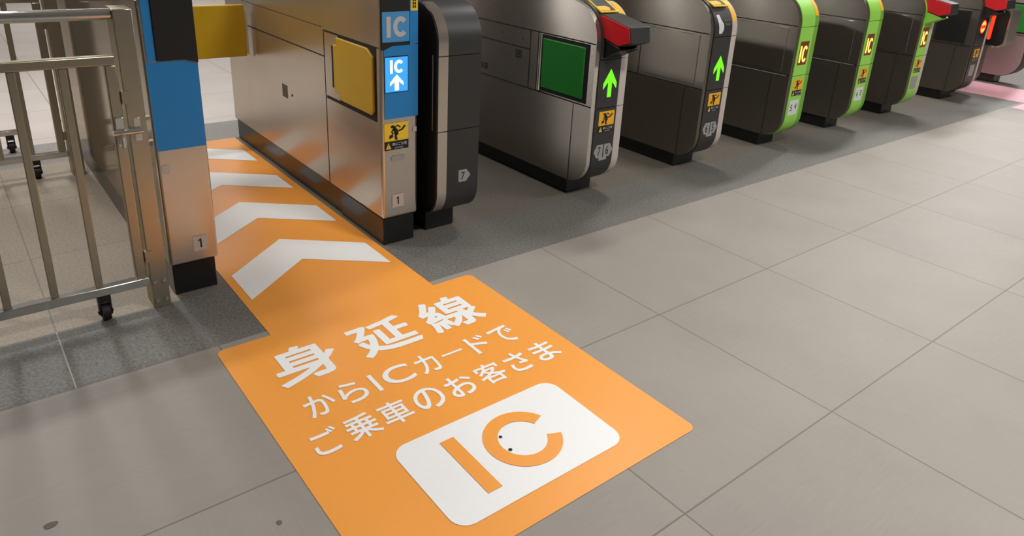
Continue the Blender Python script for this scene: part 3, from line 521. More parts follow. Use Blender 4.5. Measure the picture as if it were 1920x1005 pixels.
    'ま': '170,95 178,47 210,-1 259,-34 323,-53 403,-59 467,-52 479,-49 531,-26 566,7 586,47 593,95 592,127 595,133 667,101 747,48 811,-4 819,-8 827,-6 878,71 879,79 875,85 803,139 707,195 592,239 586,247 581,367 587,374 707,381 851,398 857,407 858,487 851,496 843,497 707,480 579,471 579,583 587,586 835,607 843,609 848,615 849,623 850,695 845,703 835,706 699,689 587,681 579,687 585,799 579,805 571,807 491,807 483,806 476,799 479,687 478,679 475,676 323,683 195,697 187,698 182,695 177,687 178,615 179,607 187,599 315,587 475,580 478,575 478,471 475,468 443,467 315,472 187,486 179,484 174,479 172,471 173,399 175,391 187,385 435,371 475,371 480,367 481,359 484,263 411,267 331,260 259,235 211,201 181,159 169,103;275,90 270,103 283,136 331,165 403,175 483,166 487,159 487,111 476,71 471,63 443,44 395,37 323,47 283,71',
}


def glyph(ch, table=None):
    return [[tuple(int(n) / 1000 for n in p.split(',')) for p in c.split(' ')] for c in (table or GLYPHS)[ch].split(';')]


def glyph_fit(ch, x0, x1, y0, y1, table=None):
    cs = glyph(ch, table)
    xs = [p[0] for c in cs for p in c]
    ys = [p[1] for c in cs for p in c]
    a0, a1, b0, b1 = min(xs), max(xs), min(ys), max(ys)
    return [[(x0 + (p[0] - a0) / (a1 - a0) * (x1 - x0), y0 + (p[1] - b0) / (b1 - b0) * (y1 - y0)) for p in c] for c in cs]


def word(s, x, y, size, gap=0.0):
    """plain left-to-right text of the given em size, lower left corner at (x, y)"""
    out = []
    for ch in s:
        if ch == ' ':
            x += size * 0.35
            continue
        cs = glyph(ch)
        xs = [p[0] for c in cs for p in c]
        wide = ord(ch) > 0x2000
        x0 = 0 if wide else min(xs) - 0.05
        adv = 1.0 if wide else max(xs) - min(xs) + 0.1
        for c in cs:
            out.append([(x + (p[0] - x0) * size, y + p[1] * size) for p in c])
        x += adv * size + gap
    return out


def front(y):
    return lambda u, v: (u, y, v)


def ground(z):
    return lambda u, v: (u, v, z)


def ic_outline(x0, x1, z0, z1, w):
    """I and C as plain bold sans letters filling a box"""
    rz = (z1 - z0) / 2
    gap = w * 0.55
    rx = min(rz * 0.86, (x1 - x0 - w - gap) / 1.8)
    cx = x0 + w + gap + rx
    cz = z0 + rz
    A = [math.radians(40 + 280 * i / 36) for i in range(37)]
    c = [(cx + rx * math.cos(t), cz + rz * math.sin(t)) for t in A]
    c += [(cx + (rx - w) * math.cos(t), cz + (rz - w) * math.sin(t)) for t in A][::-1]
    return [[(x0, z0), (x0 + w, z0), (x0 + w, z1), (x0, z1)], c]


def arrow_outline(cx, z0, z1, w, shaft):
    h = z1 - z0
    head = z1 - h * 0.55
    return [[(cx - shaft / 2, z0), (cx + shaft / 2, z0), (cx + shaft / 2, head + h * 0.10), (cx + w / 2, head - h * 0.16),
             (cx + w / 2, head + h * 0.05), (cx, z1), (cx - w / 2, head + h * 0.05), (cx - w / 2, head - h * 0.16),
             (cx - shaft / 2, head + h * 0.10)]]


def caution_sticker(parent, x0, x1, zt, y, amber=True):
    """yellow label: a running figure caught by the flap, with a black caption band under it"""
    w = x1 - x0
    zb = zt - w * 0.68
    zc = zb - w * 0.34
    p = flat([rrect(x0, x1, zc, zt, 0.001, 2)], front(y)).build('caution_sticker', 'label_amber' if amber else 'label_yellow', parent)
    def T(q):
        return [(x0 + a * w, zb + b * w * 0.68) for a, b in q]
    figure = [T(circle(0.34, 0.80, 0.085, 12)),
              T(stroke([(0.36, 0.70), (0.46, 0.62), (0.50, 0.34)], 0.17)),
              T(stroke([(0.40, 0.72), (0.55, 0.86), (0.66, 0.72)], 0.075)),
              T(stroke([(0.56, 0.52), (0.74, 0.60), (0.86, 0.80)], 0.09)),
              T(stroke([(0.50, 0.40), (0.46, 0.22), (0.50, 0.05)], 0.10)),
              T(stroke([(0.42, 0.66), (0.30, 0.52), (0.36, 0.40)], 0.07)),
              T([(0.20, 0.12), (0.36, 0.22), (0.36, 0.40), (0.20, 0.32)])]
    mb = MB()
    for fpoly in figure:
        g = flat([fpoly], front(y - 0.0006))
        mb.add(g.v, g.f)
    mb.build('running_figure', 'label_black', p)
    flat([[(x0, zc), (x1, zc), (x1, zb), (x0, zb)]], front(y - 0.0005)).build('caption_band', 'label_black', p)
    hb = zb - zc
    tri = [(x0 + 0.05 * w, zc + 0.14 * hb), (x0 + 0.27 * w, zc + 0.14 * hb), (x0 + 0.16 * w, zc + 0.86 * hb)]
    flat([tri], front(y - 0.0010)).build('warning_triangle', 'label_yellow', p)
    flat([[(x0 + 0.15 * w, zc + 0.36 * hb), (x0 + 0.17 * w, zc + 0.36 * hb), (x0 + 0.173 * w, zc + 0.66 * hb), (x0 + 0.147 * w, zc + 0.66 * hb)],
          circle(x0 + 0.16 * w, zc + 0.27 * hb, 0.012 * w, 8)], front(y - 0.0014)).build('exclamation_mark', 'label_black', p)
    flat(word('扉にご注意', x0 + 0.31 * w, zc + 0.48 * hb, 0.125 * w) + word('CAUTION', x0 + 0.42 * w, zc + 0.12 * hb, 0.075 * w),
         front(y - 0.0010)).build('caption', 'label_white', p)
    return p


# ------------------------------------------------------------------ floor
M['tile'] = tile_mat('porcelain_tile', (148, 141, 132), (0.605, 0.5975), (1.15, 0.0), 0.0030, (112, 102, 94), 0.52, 0.05)
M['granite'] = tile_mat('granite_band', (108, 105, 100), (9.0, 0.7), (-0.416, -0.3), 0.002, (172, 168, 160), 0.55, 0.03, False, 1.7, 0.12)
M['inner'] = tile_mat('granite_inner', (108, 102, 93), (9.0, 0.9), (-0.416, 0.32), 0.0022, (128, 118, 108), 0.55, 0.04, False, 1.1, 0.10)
M['far_tile'] = tile_mat('pale_tile', (214, 204, 196), (0.605, 0.6), (1.15, 0.0), 0.003, (150, 142, 136), 0.35, 0.04)


M['granite_back'] = tile_mat('granite_back_band', (150, 146, 141), (9.0, 0.7), (-0.416, 1.96), 0.002, (120, 116, 110), 0.55, 0.03, False, 0.9, 0.10)
M['inner_left'] = tile_mat('granite_left_bay', (156, 143, 126), (9.0, 0.56), (-0.416, 0.32), 0.0022, (122, 112, 100), 0.55, 0.04, False, 0.9, 0.10)


def floor_mesh():
    me = bpy.data.meshes.new('floor')
    ys = [-7.0, 0.0, 0.32, 1.96, 2.30, 12.0]
    xs = [-6.0, -0.077, 14.0]
    vs, fs, mi = [], [], []
    for y in ys:
        vs += [(x, y, 0) for x in xs]
    for i in range(5):
        for j in range(2):
            a = 3 * i + j
            fs.append((a, a + 1, a + 4, a + 3))
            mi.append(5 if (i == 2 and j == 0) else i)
    me.from_pydata(vs, [], fs)
    for k in ('tile', 'granite', 'inner', 'granite_back', 'far_tile', 'inner_left'):
        me.materials.append(M[k])
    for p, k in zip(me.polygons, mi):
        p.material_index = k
    o = bpy.data.objects.new('floor', me)
    col.objects.link(o)
    tag(o, 'tiled station concourse floor with a darker granite band under the ticket gates', 'floor', kind='structure')


floor_mesh()
M['ceiling'] = mat('ceiling_panel', (150, 145, 138), 0.7)
ce = MB()
ce.box(-6, 14, -7, 12, 2.76, 2.80)
tag(ce.build('ceiling', 'ceiling'), 'pale ceiling of the concourse', 'ceiling', kind='structure')


# ------------------------------------------------------------------ floor stickers
t = thing('floor_sticker', (0.355, -0.55, 0), 'large orange floor sticker with white Japanese lettering and a white IC panel', 'floor sticker', 'orange floor markings')
flat([rrect(-0.078, 0.795, -1.028, -0.031, 0.022)], ground(0.0012)).build('backing', 'orange', t)
mi = glyph_fit('身', 0.012, 0.200, -0.303, -0.125, HEAVY)
en = glyph_fit('延', 0.256, 0.448, -0.303, -0.128, HEAVY)
sen = glyph_fit('線', 0.492, 0.682, -0.306, -0.119, HEAVY)
flat(mi + en + sen, ground(0.0022)).build('heading', 'white_film', t)
line = []
xs = [(0.024, 0.102), (0.118, 0.190), (0.214, 0.226), (0.246, 0.332), (0.350, 0.414), (0.435, 0.503), (0.530, 0.592), (0.612, 0.690)]
for ch, (a, b) in zip('からICカードで', xs):
    z0, z1 = (-0.456, -0.367)
    if ch == 'ー':
        z0, z1 = (-0.410, -0.401)
    if ch in 'IC':
        z0, z1 = (-0.450, -0.370)
    if ch == 'I':
        line.append([(a, z0), (b, z0), (b, z1), (a, z1)])
    else:
        line += glyph_fit(ch, a, b, z0, z1, HEAVY)
flat(line, ground(0.0022)).build('lettering', 'white_film', t)
line = []
xs = [(-0.018, 0.054), (0.070, 0.152), (0.164, 0.244), (0.262, 0.344), (0.362, 0.444), (0.462, 0.544), (0.564, 0.634), (0.660, 0.738)]
for ch, (a, b) in zip('ご乗車のお客さま', xs):
    line += glyph_fit(ch, a, b, -0.592, -0.502, HEAVY)
flat(line, ground(0.0022)).build('lettering', 'white_film', t)
pn = flat([rrect(0.122, 0.616, -0.956, -0.662, 0.042, 8)], ground(0.0022)).build('white_panel', 'white_film', t)
cpts = ring_c(0.408, -0.807, 0.0985, 0.037, 23, 337, 48, 1.0)
flat([[(0.232, -0.905), (0.271, -0.905), (0.271, -0.708), (0.232, -0.708)], cpts], ground(0.0032)).build('ic_letters', 'orange', pn)
for q in ((0.365, -0.774, 0.0045), (0.357, -0.823, 0.005)):
    flat([circle(*q, 10)], ground(0.0036)).build('scuff_mark', 'label_black', pn)

t = thing('floor_strip', (0.36, 0.97, 0), 'orange floor strip with white chevrons running through the first gate passage', 'floor marking', 'orange floor markings')
flat([[(0.080, -0.031), (0.643, -0.031), (0.643, 1.960), (0.080, 1.960)]], ground(0.0010)).build('backing', 'orange', t)
for k in range(4):
    y = 0.394 + 0.441 * k
    flat([[(0.107, y - 0.196), (0.356, y - 0.004), (0.608, y - 0.196), (0.608, y), (0.353, y + 0.200), (0.107, y)]],
         ground(0.0020)).build('chevron', 'white_film', t)

t = thing('floor_sticker', (6.4, -0.5, 0), 'pale pink floor sticker on the light tiles at the far right edge', 'floor sticker', 'pink floor markings')
flat([rrect(5.86, 6.95, -1.03, -0.031, 0.022)], ground(0.0012)).build('backing', 'pink', t)
t = thing('floor_strip', (6.47, 1.0, 0), 'pale pink floor strip leading into the farthest gate passage', 'floor marking', 'pink floor markings')
flat([[(6.16, -0.031), (6.78, -0.031), (6.78, 1.960), (6.16, 1.960)]], ground(0.0010)).build('backing', 'pink', t)


# ------------------------------------------------------------------ ticket gate bodies
def profile(yf, yb, zb=0.075, rb=0.115, rt=0.15, zt=0.865, top=0.93):
    """closed side outline (y, z), starting at the bottom and going up the front"""
    p = []
    for i in range(9):
        a = math.radians(-90 + -90 * i / 8)
        p.append((yf + rb + rb * math.cos(a), zb + rb + rb * math.sin(a)))
    for i in range(11):
        a = math.radians(180 - 80 * i / 10)
        p.append((yf + rt + rt * math.cos(a), zt - rt + rt * math.sin(a)))
    nf = len(p)
    p.append((yf + 0.45, top))
    c = yf + yb
    back = [(c - y, z) for y, z in p[::-1]]
    return p + back, p[:nf]


def front_line(fl, z0=0.0, z1=9.0):
    return [q for q in fl if z0 <= q[1] <= z1]


YB = 2.0


def side_seam(mb, x, y0, y1, z0, z1, w=0.004):
    """a thin joint line on the left side face at x"""
    if abs(y1 - y0) > abs(z1 - z0):
        mb.box(x - 0.0012, x + 0.002, y0, y1, z0 - w / 2, z0 + w / 2)
    else:
        mb.box(x - 0.0012, x + 0.002, y0 - w / 2, y0 + w / 2, z0, z1)


def reader_ring(g, x0, x1, yf, lit='label_yellow'):
    """card reader well on the sloping top: yellow frame round a dark pad"""
    rt, zt = 0.15, 0.865
    def S(a):
        t = math.radians(180 - a)
        return Vector((0, yf + rt + (rt + 0.007) * math.cos(t), zt - rt + (rt + 0.007) * math.sin(t)))
    a, b = S(44), S(84)
    n = Vector((0, -(b - a).z, (b - a).y)).normalized()
    def pl(h):
        return lambda u, v: tuple(Vector((x0 + u * (x1 - x0), 0, 0)) + a + (b - a) * v + n * (0.007 + h))
    mb = MB()
    e = 0.0
    ring = flat([[(0, 0), (1, 0), (1, 1), (0, 1)], [(0.07, 0.07), (0.93, 0.07), (0.93, 0.93), (0.07, 0.93)]], pl(0.002))
    o = ring.build('reader_frame', lit, g)
    md = o.modifiers.new('thick', 'SOLIDIFY')
    md.thickness = 0.006
    md.offset = -1
    flat([[(0.07, 0.07), (0.93, 0.07), (0.93, 0.93), (0.07, 0.93)]], pl(-0.001)).build('reader_pad', 'black', g)
    flat([[(0.10, 0.12), (0.62, 0.12), (0.74, 0.30), (0.60, 0.44), (0.10, 0.44)]], pl(0.0005)).build('reader_mark', 'label_amber', g)


def red_head(g, x0, x1, yf, under='black'):
    """ticket slot head standing out of the top of the gate front"""
    yo = yf - 0.26
    L = [(0.330 + yo, 0.826), (0.274 + yo, 0.824), (0.119 + yo, 0.793), (0.110 + yo, 0.728), (0.176 + yo, 0.705), (0.330 + yo, 0.745)]
    MB().prism(L, 'x', x0 + 0.003, x1 - 0.003).build('ticket_head', 'charcoal', g, 0.003)
    sidep = [(0.318 + yo, 0.820), (0.272 + yo, 0.819), (0.123 + yo, 0.789), (0.115 + yo, 0.731), (0.176 + yo, 0.711), (0.318 + yo, 0.748)]
    MB().prism(sidep, 'x', x0 - 0.001, x0 + 0.006).build('red_side', 'red', g, 0.001)
    MB().prism(sidep, 'x', x1 - 0.006, x1 + 0.001).build('red_side', 'red', g, 0.001)
    U = [(0.330 + yo, 0.745), (0.176 + yo, 0.704), (0.160 + yo, 0.695), (0.262 + yo, 0.645), (0.330 + yo, 0.640)]
    MB().prism(U, 'x', x0 + 0.004, x1 - 0.004).build('head_support', under, g, 0.003)


def number_tag(g, x0, x1, z0, z1, y, digits, ink='ink'):
    """two-way lane number label: a pentagon pointing each way above a small tab"""
    c = (x0 + x1) / 2
    h = z1 - z0
    zt = z0 + h * 0.18
    e = 0.003
    lp = [(c - e, zt), (c - e, z1), (x0 + 0.018, z1), (x0, (z1 + zt) / 2), (x0 + 0.018, zt)]
    rp = [(c + e, zt), (x1 - 0.018, zt), (x1, (z1 + zt) / 2), (x1 - 0.018, z1), (c + e, z1)]
    tab = [(c - 0.024, z0), (c + 0.024, z0), (c + 0.024, zt), (c - 0.024, zt)]
    p = flat([lp], front(y))
    q = flat([rp], front(y))
    p.add(q.v, q.f)
    q = flat([tab], front(y))
    p.add(q.v, q.f)
    o = p.build('number_label', 'label_grey', g)
    w = 0.016
    for ch, xa in zip(digits, (c - 0.034, c + 0.016)):
        flat(glyph_fit(ch, xa, xa + w, zt + h * 0.14, z1 - h * 0.14), front(y - 0.0008)).build('digit', 'ink', o)


def on_front(yf, rt=0.15, zt=0.865, eps=0.0048):
    """places flat art on the gate front and up its rounded top, v measured along the surface"""
    zc = zt - rt
    def pl(u, v):
        if v <= zc:
            return (u, yf - eps, v)
        t = (v - zc) / rt
        return (u, yf + rt - (rt + eps) * math.cos(t), zc + (rt + eps) * math.sin(t))
    return pl


def touch_mark(g, x0, z0, yf):
    """white card-in-hand mark with the word Touch"""
    pl = on_front(yf, eps=0.0054)
    rows = [(0.000, 0.016, 0.036), (0.010, 0.013, 0.045), (0.022, 0.012, 0.050), (0.034, 0.011, 0.050), (0.046, 0.009, 0.047),
            (0.056, 0.006, 0.038), (0.066, 0.004, 0.030), (0.076, 0.002, 0.027), (0.088, 0.000, 0.024)]
    mb = MB()
    mb.add([pl(x0 + r[k], z0 + r[0]) for r in rows for k in (1, 2)], [(2 * i, 2 * i + 1, 2 * i + 3, 2 * i + 2) for i in range(len(rows) - 1)], True)
    o = mb.build('touch_mark', 'label_white', g)
    flat(word('タッチ', x0 + 0.056, z0 + 0.054, 0.015) + word('Touch', x0 + 0.057, z0 + 0.038, 0.015), on_front(yf, eps=0.0058)).build('touch_word', 'label_grey', o)


def ticket_gate(x0, x1, label, spec):
    yf = spec.get('yf', 0.262)
    g = thing('ticket_gate', ((x0 + x1) / 2, 1.1, 0), label, 'ticket gate', 'ticket gates in a row')
    prof, fl = profile(yf, YB)
    steel = spec.get('steel', 'steel_dark')
    xs = x1 - 0.042                     # where the edge strip begins
    MB().prism(prof, 'x', x0, x0 + 0.028, True).build('side_panel', steel, g)
    core, _ = profile(yf + 0.004, YB - 0.004)
    MB().prism(core, 'x', x0 + 0.028, x1 - 0.02, True).build('core', 'charcoal', g)
    MB().prism(prof, 'x', x1 - 0.02, x1, True).build('side_panel', steel, g)
    # front cover with its joints left open
    fc = spec['front']
    cuts = spec.get('cuts', (0.432, 0.700))
    lo = front_line(fl, 0, cuts[0] - 0.002) + [(yf, cuts[0] - 0.002)]
    mid = [(yf, cuts[0] + 0.0015), (yf, cuts[1] - 0.0015)]
    hi = [(yf, cuts[1] + 0.0015)] + front_line(fl, max(cuts[1] + 0.003, 0.71), 9)
    mb = MB()
    for line in (lo, mid, hi):
        mb.ribbon(line, x0 + 0.026, xs, 0.004, 0.012)
    mb.build('front_cover', fc, g)
    ec = spec.get('edge', 'cream')
    mb = MB()
    for line in (lo, mid, hi):
        mb.ribbon(line, xs + 0.001, x1 + 0.001, 0.0015, 0.012)
    mb.build('edge_strip', ec, g)
    if spec.get('edge_label'):
        z0 = 0.752
        rt, zt = 0.15, 0.865
        seg = front_line(fl, z0, 0.86)
        MB().ribbon(seg, xs + 0.006, x1 - 0.006, 0.0030, 0.002).build('edge_label', 'label_amber', g)
    # plinth
    MB().box(x0 + 0.018, x1 - 0.022, yf + 0.135, YB - 0.12, 0, 0.09).build('plinth', 'base', g, 0.004)
    # left side: joints, flap and its frame
    seams = MB()
    side_seam(seams, x0, yf + 0.004, YB - 0.03, 0.706, 0.706, 0.0045)
    side_seam(seams, x0, yf + 0.004, YB - 0.03, 0.437, 0.437, 0.0045)
    side_seam(seams, x0, yf + 0.112, yf + 0.112, 0.078, 0.437, 0.0025)
    side_seam(seams, x0, 0.690, 0.690, 0.437, 0.706, 0.004)
    if spec.get('back_joint'):
        side_seam(seams, x0, 0.690, YB - 0.04, 0.618, 0.618, 0.005)
    seams.build('panel_joint', 'gap', g)
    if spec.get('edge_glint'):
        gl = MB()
        side_seam(gl, x0 - 0.0004, yf + 0.02, 0.95, 0.4335, 0.4335, 0.003)  # pale strip painted as the glint on the joint's lower lip
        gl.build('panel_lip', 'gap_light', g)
    flap = spec.get('flap')
    if flap == 'green':
        MB().box(x0 - 0.0015, x0 + 0.004, 0.298, 0.606, 0.446, 0.700).build('flap_recess', 'gap', g)
        MB().box(x0 - 0.006, x0 + 0.004, 0.322, 0.596, 0.460, 0.684).build('flap', 'green_door', g, 0.004)
        MB().tube((x0 - 0.002, 0.612, 0.444), (x0 - 0.002, 0.612, 0.700), 0.009).build('hinge', 'chrome', g)
        hs = MB()
        side_seam(hs, x0 - 0.0005, 0.632, 0.632, 0.440, 0.704, 0.004)
        hs.build('hinge_joint', 'gap', g)
    elif flap == 'dark':
        MB().box(x0 - 0.0035, x0 + 0.004, 0.318, 0.545, 0.452, 0.694).build('flap', 'black', g, 0.003)
    elif flap == 'steel':
        MB().box(x0 - 0.003, x0 + 0.004, 0.318, 0.668, 0.452, 0.694).build('flap', spec.get('flap_steel', 'steel_dim'), g, 0.002)
    if spec.get('vents'):
        for (ya, yb, za, n) in ((0.748, 0.796, 0.603, 4), (1.010, 1.044, 0.494, 3), (1.050, 1.083, 0.494, 3)):
            vb = MB()
            for i in range(n):
                z = za - i * 0.0105
                vb.box(x0 - 0.001, x0 + 0.003, ya, yb, z - 0.0058, z)
            vb.build('vent', 'gap', g)
    if spec.get('spots'):
        for (ya, z) in ((0.90, 0.665), (0.745, 0.655)):
            MB().tube((x0 - 0.0012, ya, z), (x0 + 0.003, ya, z), 0.003, 10).build('screw', 'gap', g)
    yd = yf - 0.0048
    cx = (x0 + 0.026 + xs) / 2
    disp = spec.get('display')
    if disp == 'arrow':
        flat(arrow_outline(cx + 0.006, 0.475, 0.598, 0.080, 0.023), front(yd - 0.0006)).build('lit_arrow', 'led_green', g)
    elif disp == 'ic':
        p = flat([rrect(cx - 0.043, cx + 0.043, 0.492, 0.622, 0.003, 2)], front(yd)).build('display', 'led_panel', g)
        flat(ic_outline(cx - 0.036, cx + 0.034, 0.506, 0.598, 0.015), front(yd - 0.0008)).build('lit_letters', 'led_amber', p)
    elif disp == 'no_entry':
        p = flat([rrect(cx - 0.055, cx + 0.055, 0.50, 0.66, 0.004, 2)], front(yd)).build('display', 'black', g)
        c = flat([circle(cx, 0.58, 0.050, 24)], front(yd - 0.0006)).build('lit_disc', 'led_red', p)
        a, b = [], []
        for i in range(13):
            th = math.radians(18 + 144 * i / 12)
            a.append((cx + 0.041 * math.cos(th), 0.58 + 0.041 * math.sin(th)))
            b.append((cx + 0.041 * math.cos(th), 0.58 - 0.041 * math.sin(th)))
        q = flat([a], front(yd - 0.0011))
        q2 = flat([b], front(yd - 0.0011))
        q.add(q2.v, q2.f)
        q.build('lit_half', 'led_orange', p)
    if spec.get('caution', True):
        cw = 0.094
        caution_sticker(g, cx - cw / 2 + 0.006, cx + cw / 2 + 0.006, spec.get('zc', 0.413), yd)
    num = spec.get('number')
    if num and spec.get('plain_number'):
        p = flat([rrect(cx - 0.045, cx + 0.045, 0.205, 0.292, 0.003, 2)], front(yd)).build('number_label', 'label_grey' if num == '  ' else 'label_white', g)
        if num.strip():
            for ch, xa, za in ((num[0], cx - 0.030, 0.230), (num[1], cx + 0.012, 0.236)):
                flat(glyph_fit(ch, xa, xa + 0.019, za, za + 0.036), front(yd - 0.0008)).build('digit', 'ink', p)
    elif num:
        number_tag(g, cx - 0.055, cx + 0.062, 0.188, 0.262, yd, num)
    if spec.get('head'):
        red_head(g, x0 + 0.038, xs + 0.006, yf, spec.get('under', 'black'))
    if spec.get('ring'):
        reader_ring(g, x0 + 0.045, xs - 0.006, yf)
    if spec.get('touch'):
        touch_mark(g, cx - 0.050, 0.706, yf)
    return g


ticket_gate(1.620, 1.816, 'steel ticket gate with a green side flap and red head, black front, label 7 6', dict(
    front='charcoal', cuts=(0.428, 0.640), steel='steel', edge='cream', edge_label=True, flap='green', back_joint=True, vents=True, spots=True,
    display='arrow', number='76', head=True, ring=True))
ticket_gate(2.378, 2.582, 'black-fronted ticket gate with a lit green arrow and hand mark, label 6 5', dict(
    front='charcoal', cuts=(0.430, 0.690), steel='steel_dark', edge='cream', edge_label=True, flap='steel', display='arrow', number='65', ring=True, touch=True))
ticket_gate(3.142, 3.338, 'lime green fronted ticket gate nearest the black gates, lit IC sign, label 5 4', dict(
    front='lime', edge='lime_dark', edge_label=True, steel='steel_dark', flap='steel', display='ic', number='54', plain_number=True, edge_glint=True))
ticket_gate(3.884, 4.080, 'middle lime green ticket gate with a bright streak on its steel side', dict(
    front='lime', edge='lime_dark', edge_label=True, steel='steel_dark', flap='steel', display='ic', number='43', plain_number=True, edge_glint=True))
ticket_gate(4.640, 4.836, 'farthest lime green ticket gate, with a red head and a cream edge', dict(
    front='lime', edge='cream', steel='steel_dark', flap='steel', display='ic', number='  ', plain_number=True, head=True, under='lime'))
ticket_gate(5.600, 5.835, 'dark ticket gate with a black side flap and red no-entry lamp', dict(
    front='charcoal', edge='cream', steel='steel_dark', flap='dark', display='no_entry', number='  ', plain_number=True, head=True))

# the unit whose rounded black reader box stands beside the dark gate
g = thing('ticket_gate', (6.04, 1.1, 0), 'gate unit with a rounded black reader box and upright red lamp beside the pink strip', 'ticket gate', 'ticket gates in a row')
prof, fl = profile(0.33, YB)
MB().prism(prof, 'x', 5.935, 6.130, True).build('body', 'steel_dim', g)
MB().box(5.955, 6.11, 0.47, 1.88, 0, 0.09).build('plinth', 'base', g, 0.004)
box = rrect(0.158, 0.50, 0.418, 0.712, 0.05, 8)
MB().prism(box, 'x', 5.930, 6.120, True).build('reader_box', 'steel', g)
MB().prism(rrect(0.170, 0.50, 0.428, 0.702, 0.044, 8), 'x', 5.924, 5.932, True).build('black_side', 'black', g)
rim = MB()
o_, i_ = rrect(0.156, 0.502, 0.416, 0.714, 0.052, 8), rrect(0.168, 0.49, 0.428, 0.702, 0.044, 8)
n = len(o_)
rim.add([(5.922, *p) for p in o_] + [(5.922, *p) for p in i_] + [(5.934, *p) for p in o_] + [(5.934, *p) for p in i_],
        [(k, (k + 1) % n, n + (k + 1) % n, n + k) for k in range(n)] + [(k, (k + 1) % n, 2 * n + (k + 1) % n, 2 * n + k) for k in range(n)]
        + [(n + k, n + (k + 1) % n, 3 * n + (k + 1) % n, 3 * n + k) for k in range(n)]
        + [(2 * n + k, 2 * n + (k + 1) % n, 3 * n + (k + 1) % n, 3 * n + k) for k in range(n)])
rim.build('chrome_rim', 'chrome', g)
lampm = MB()
lampm.prism(rrect(0.262, 0.286, 0.470, 0.655, 0.011, 6), 'x', 5.920, 5.930, True)
lampm.build('red_lamp', 'led_red', g)
flat([[(0.36, 0.235), (0.40, 0.235), (0.40, 0.290), (0.36, 0.290)]], lambda u, v: (5.934, u, v)).build('number_label', 'label_white', g)

# the last gate, the strip's pink reflection tinted into its steel
g = thing('ticket_gate', (6.95, 1.1, 0), 'last ticket gate at the right edge, steel side tinted pink for the strip reflection, green flap', 'ticket gate', 'ticket gates in a row')
prof, fl = profile(0.285, YB, rb=0.15)
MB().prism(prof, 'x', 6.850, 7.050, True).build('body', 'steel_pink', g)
MB().ribbon(front_line(fl, 0, 9), 6.874, 7.03, 0.004, 0.01).build('front_cover', 'charcoal', g)
MB().box(6.87, 7.03, 0.46, 1.88, 0, 0.09).build('plinth', 'base', g, 0.004)
MB().box(6.8475, 6.854, 0.312, 0.70, 0.452, 0.705).build('flap_recess', 'gap', g)
MB().box(6.843, 6.854, 0.322, 0.66, 0.464, 0.690).build('flap', 'green_door', g, 0.004)
sm = MB()
side_seam(sm, 6.850, 0.30, 1.95, 0.437, 0.437)
sm.build('panel_joint', 'gap', g)

# ------------------------------------------------------------------ first passage, right-hand unit
g = thing('ticket_gate', (0.725, 1.15, 0), 'tall steel gate unit right of the orange strip, blue panel and lit blue IC screen', 'ticket gate', 'ticket gates in a row')
X0, X1, YF, YE = 0.652, 0.800, 0.330, 1.955
body = [(YF, 0.108), (YF, 0.930), (YF + 0.30, 0.985), (YE, 0.985), (YE, 0.108)]
MB().prism(body, 'x', X0, X1).build('body', 'steel_warm', g, 0.011, 4)
MB().box(X0 - 0.0015, X0 + 0.004, 0.362, 0.772, 0.478, 0.741).build('flap_recess', 'gap', g)
MB().box(X0 - 0.003, X0 + 0.004, 0.655, 0.772, 0.490, 0.738).build('flap_frame', 'steel_warm', g)
hg = MB()
hg.box(X0 - 0.0042, X0 + 0.004, 0.655, 0.712, 0.532, 0.694)
hg.build('hinge_slot', 'gap', g)
fb = [(0.374, 0.514), (0.392, 0.496), (0.650, 0.496), (0.650, 0.520), (0.690, 0.520), (0.690, 0.702), (0.664, 0.702), (0.664, 0.732), (0.420, 0.732), (0.374, 0.706)]
MB().prism(fb, 'x', X0 - 0.009, X0 + 0.004).build('flap', 'yellow', g, 0.004)
sm = MB()
side_seam(sm, X0, 0.785, 1.68, 0.640, 0.640, 0.005)
side_seam(sm, X0, 0.785, 0.785, 0.112, 0.741, 0.003)
side_seam(sm, X0, 0.345, 0.785, 0.7425, 0.7425, 0.004)
side_seam(sm, X0, 0.36, 0.785, 0.478, 0.478, 0.003)
side_seam(sm, X0, 0.80, 1.9, 0.752, 0.752, 0.002)
sm.build('panel_joint', 'gap', g)
vb = MB()
for i in range(7):
    vb.box(X0 - 0.001, X0 + 0.003, 1.188 + i * 0.009, 1.192 + i * 0.009, 0.382, 0.440)
vb.build('vent', 'steel_dark', g)
MB().tube((X0 - 0.0015, 1.137, 0.408), (X0 + 0.003, 1.137, 0.408), 0.006, 12).build('lock', 'gap', g)
MB().box(X0 + 0.004, X1 - 0.012, YF + 0.008, 0.690, 0, 0.108).build('plinth', 'base', g, 0.003)
MB().box(X0 + 0.010, X1 - 0.012, 0.692, YE - 0.01, 0, 0.108).build('plinth', 'base', g, 0.003)
yd = YF - 0.0018
flat([[(0.664, 0.492), (0.7995, 0.492), (0.7995, 0.752), (0.700, 0.752), (0.664, 0.738)]], front(yd)).build('blue_panel', 'blue', g)
pn = MB().prism([(0.653, 0.738), (0.664, 0.738), (0.700, 0.752), (0.766, 0.752), (0.766, 0.925), (0.653, 0.925)], 'y', YF - 0.006, YF + 0.006).build('display_panel', 'black', g, 0.002)
pq = flat([rrect(0.656, 0.762, 0.764, 0.866, 0.002, 2)], front(YF - 0.0068)).build('ic_sign', 'blue_sign', pn)
flat(ic_outline(0.672, 0.750, 0.780, 0.850, 0.0165), front(YF - 0.0076)).build('ic_letters', 'sign_white', pq)
bs = flat([[(0.7675, 0.7535), (0.7995, 0.7535), (0.7995, 0.925), (0.7675, 0.925)]], front(yd)).build('blue_strip', 'blue', g)
ly = flat([[(0.770, 0.866), (0.798, 0.866), (0.798, 0.925), (0.770, 0.925)]], front(yd - 0.0008)).build('yellow_label', 'label_yellow', bs)
q = MB()
